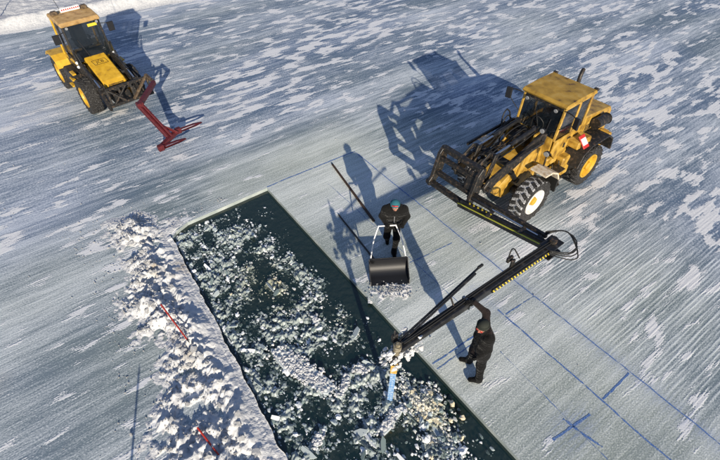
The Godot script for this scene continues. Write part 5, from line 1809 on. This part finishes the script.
func beanie(parent: Node3D, nm: String, c: Vector3, look: Vector3, mat: Material) -> void:
	var f := look.normalized()
	var r := f.cross(Vector3.UP).normalized()
	var u := (r.cross(f) - f * 0.25).normalized()
	f = u.cross(r)
	var bs := Basis(r, u, -f)
	var mb := MB.new()
	mb.ell(c + u * 0.045 - f * 0.008, Vector3(0.104, 0.098, 0.114), 18, 0.0, 1.0, bs)
	mb.lathe([Vector2(0.104, -0.02), Vector2(0.112, -0.015), Vector2(0.113, 0.03), Vector2(0.103, 0.036)], Transform3D(Basis(r, u, -f * 1.08), c + u * 0.04 - f * 0.008), 20)
	put(mb, nm, mat, parent)

func build_people() -> void:
	var coat := Color(0.0115, 0.0098, 0.0092)
	var coat2 := Color(0.018, 0.0145, 0.0135)
	var trou := Color(0.0078, 0.0072, 0.0072)
	var boot := Color(0.005, 0.005, 0.005)
	var glove := Color(0.010, 0.010, 0.010)
	var skin := Color(0.42, 0.22, 0.15)
	var hair := Color(0.03, 0.02, 0.014)
	var P := func(x, y, z) -> Vector3: return Vector3(x, y, z)
	# the man with the scoop, facing the camera, bent over the grip bar
	var t := thing("person", "person in dark work clothes and teal beanie bending over the snow scoop", "person", Vector3(0.80, 0, -8.10))
	var b: Array = [
		[P.call(0.08, 0.90, -0.10), P.call(0.08, 0.50, 0.14), 0.105, 0.080, trou], [P.call(0.08, 0.50, 0.14), P.call(0.04, 0.12, 0.18), 0.080, 0.060, trou],
		[P.call(-0.10, 0.90, -0.12), P.call(-0.15, 0.52, 0.06), 0.105, 0.080, trou], [P.call(-0.15, 0.52, 0.06), P.call(-0.11, 0.17, -0.30), 0.080, 0.060, trou],
		[P.call(0.04, 0.14, 0.17), P.call(0.04, 0.06, 0.18), 0.062, 0.058, boot], [P.call(0.04, 0.055, 0.15), P.call(0.05, 0.048, 0.34), 0.055, 0.045, boot],
		[P.call(-0.11, 0.19, -0.31), P.call(-0.11, 0.10, -0.30), 0.062, 0.058, boot], [P.call(-0.11, 0.10, -0.32), P.call(-0.11, 0.048, -0.16), 0.055, 0.045, boot],
		[P.call(-0.07, 0.88, -0.12), P.call(0.06, 0.88, -0.12), 0.155, 0.155, coat], [P.call(-0.05, 1.02, -0.09), P.call(0.05, 1.02, -0.09), 0.165, 0.165, coat],
		[P.call(-0.08, 1.20, -0.02), P.call(0.08, 1.20, -0.02), 0.165, 0.165, coat], [P.call(-0.12, 1.36, 0.06), P.call(0.12, 1.36, 0.06), 0.145, 0.145, coat],
		[P.call(-0.19, 1.43, 0.08), P.call(0.19, 1.43, 0.08), 0.092, 0.092, coat], [P.call(-0.01, 1.44, 0.10), P.call(-0.01, 1.55, 0.16), 0.075, 0.066, coat],
		[P.call(-0.23, 1.42, 0.08), P.call(-0.29, 1.17, 0.04), 0.082, 0.068, coat], [P.call(-0.29, 1.17, 0.04), P.call(-0.20, 1.07, 0.19), 0.070, 0.052, coat],
		[P.call(0.23, 1.42, 0.08), P.call(0.30, 1.17, 0.05), 0.082, 0.068, coat], [P.call(0.30, 1.17, 0.05), P.call(0.21, 1.07, 0.19), 0.070, 0.052, coat],
		[P.call(-0.11, 1.48, 0.04), P.call(0.09, 1.48, 0.04), 0.062, 0.062, coat2],
	]
	var hd: Vector3 = P.call(-0.015, 1.635, 0.20)
	var look: Vector3 = P.call(0.1, -0.35, 1.0)
	var mb := MB.new()
	flesh(mb, b, 0.014, 0.05)
	flesh(mb, head_bones(hd, look, skin, hair, false), 0.006, 0.02)
	for s in [-1.0, 1.0]:
		flesh(mb, hand_bones(P.call(s * 0.19, 1.095, 0.20), P.call(-s * 0.15, 0.05, 1.0), P.call(0, -1, -0.2), 1.5, P.call(-s, 0, 0), glove), 0.0045, 0.008)
	put(mb, "body", mats["cloth"], t)
	var teal := flatmat("teal", lin(0.02, 0.13, 0.165), 0.9)
	beanie(t, "beanie", hd, look, teal)
	var bd := MB.new()
	bd.cyl(hd + Vector3(-0.07, 0.055, 0.075), hd + Vector3(-0.02, 0.075, 0.115), 0.016, 0.016, 8)
	bd.cyl(hd + Vector3(-0.02, 0.075, 0.115), hd + Vector3(0.06, 0.065, 0.10), 0.016, 0.016, 8)
	put(bd, "hat_band", mats["red"], t)

	bar(t, "zip", "alu", P.call(0.0, 0.98, 0.082), P.call(-0.005, 1.30, 0.178), 0.012, 0.01, 0.002, Vector3(0, 0.3, 1))
	for x in [-0.10, 0.10]:
		one(t, "pocket_flap", "seat", P.call(x, 1.05, 0.075), Vector3(0.10, 0.035, 0.03), 0.008, Vector3(-0.25, 0, 0))
	# the man at the boom, one hand up on it
	var q := thing("person", "person in dark work clothes and black cap steadying the boom with a raised arm", "person", Vector3(2.25, 0, -4.75))
	var c: Array = [
		[P.call(0.03, 0.92, 0.13), P.call(0.05, 0.50, 0.16), 0.110, 0.088, trou], [P.call(0.05, 0.50, 0.16), P.call(0.07, 0.12, 0.22), 0.088, 0.066, trou],
		[P.call(-0.03, 0.92, 0.00), P.call(-0.05, 0.51, -0.09), 0.110, 0.088, trou], [P.call(-0.05, 0.51, -0.09), P.call(-0.04, 0.12, -0.20), 0.088, 0.066, trou],
		[P.call(0.07, 0.15, 0.22), P.call(0.07, 0.06, 0.22), 0.066, 0.062, boot], [P.call(0.08, 0.055, 0.22), P.call(-0.09, 0.048, 0.21), 0.058, 0.048, boot],
		[P.call(-0.04, 0.15, -0.20), P.call(-0.04, 0.06, -0.20), 0.066, 0.062, boot], [P.call(-0.03, 0.055, -0.20), P.call(-0.20, 0.048, -0.24), 0.058, 0.048, boot],
		[P.call(-0.02, 0.90, 0.01), P.call(0.01, 0.90, 0.12), 0.150, 0.150, coat], [P.call(-0.03, 1.04, 0.01), P.call(0.0, 1.04, 0.11), 0.152, 0.152, coat],
		[P.call(-0.03, 1.22, -0.02), P.call(0.01, 1.22, 0.10), 0.152, 0.152, coat], [P.call(-0.03, 1.38, -0.06), P.call(0.02, 1.38, 0.11), 0.134, 0.134, coat],
		[P.call(-0.01, 1.46, -0.13), P.call(0.03, 1.45, 0.17), 0.086, 0.086, coat], [P.call(-0.04, 1.46, 0.03), P.call(-0.09, 1.58, 0.06), 0.074, 0.066, coat],
		[P.call(0.02, 1.47, -0.14), P.call(0.03, 1.61, -0.26), 0.080, 0.064, coat2], [P.call(0.03, 1.61, -0.26), P.call(-0.21, 1.815, -0.34), 0.064, 0.048, coat2],
		[P.call(0.03, 1.45, 0.18), P.call(0.05, 1.17, 0.23), 0.080, 0.066, coat], [P.call(0.05, 1.17, 0.23), P.call(-0.08, 0.97, 0.24), 0.064, 0.050, coat],
		[P.call(0.01, 1.51, -0.03), P.call(0.02, 1.51, 0.09), 0.060, 0.060, coat2],
		[P.call(-0.05, 0.84, 0.06), P.call(0.03, 0.84, 0.08), 0.165, 0.160, coat2],
	]
	var hd2: Vector3 = P.call(-0.12, 1.69, 0.09)
	var look2: Vector3 = P.call(-0.75, -0.25, 0.75)
	var m2 := MB.new()
	flesh(m2, c, 0.014, 0.05)
	flesh(m2, head_bones(hd2, look2, Color(0.45, 0.20, 0.14), hair, true), 0.006, 0.02)
	flesh(m2, hand_bones(P.call(-0.22, 1.83, -0.34), P.call(-1.0, 0.02, 0.1), P.call(0, -1, 0.0), 0.55, P.call(0.2, 0, 1), glove), 0.0045, 0.008)
	flesh(m2, hand_bones(P.call(-0.085, 0.96, 0.24), P.call(-0.35, -1.0, 0.05), P.call(-0.5, -0.2, -0.6), 0.6, P.call(-1, 0, 0.2), glove), 0.0045, 0.008)
	put(m2, "body", mats["cloth"], q)
	var cap := flatmat("cap", lin(0.018, 0.022, 0.016), 0.85)
	beanie(q, "cap", hd2, look2, cap)
	# sunglasses with red mirror lenses
	var f := look2.normalized()
	var r := f.cross(Vector3.UP).normalized()
	var u := r.cross(f)
	var gl := Node3D.new()
	gl.name = "goggles"
	q.add_child(gl)
	for s in [-1.0, 1.0]:
		var ln := MB.new()
		ln.ell(hd2 + f * 0.098 + r * s * 0.036 + u * 0.012, Vector3(0.032, 0.026, 0.014), 12, -1.0, 1.0, Basis(r, u, -f))
		var rm: Material = mats["red"]
		put(ln, "lens", rm, gl)
	rod(gl, "strap", "plastic", hd2 + f * 0.10 - r * 0.03 + u * 0.012, hd2 + f * 0.10 + r * 0.03 + u * 0.012, 0.01)
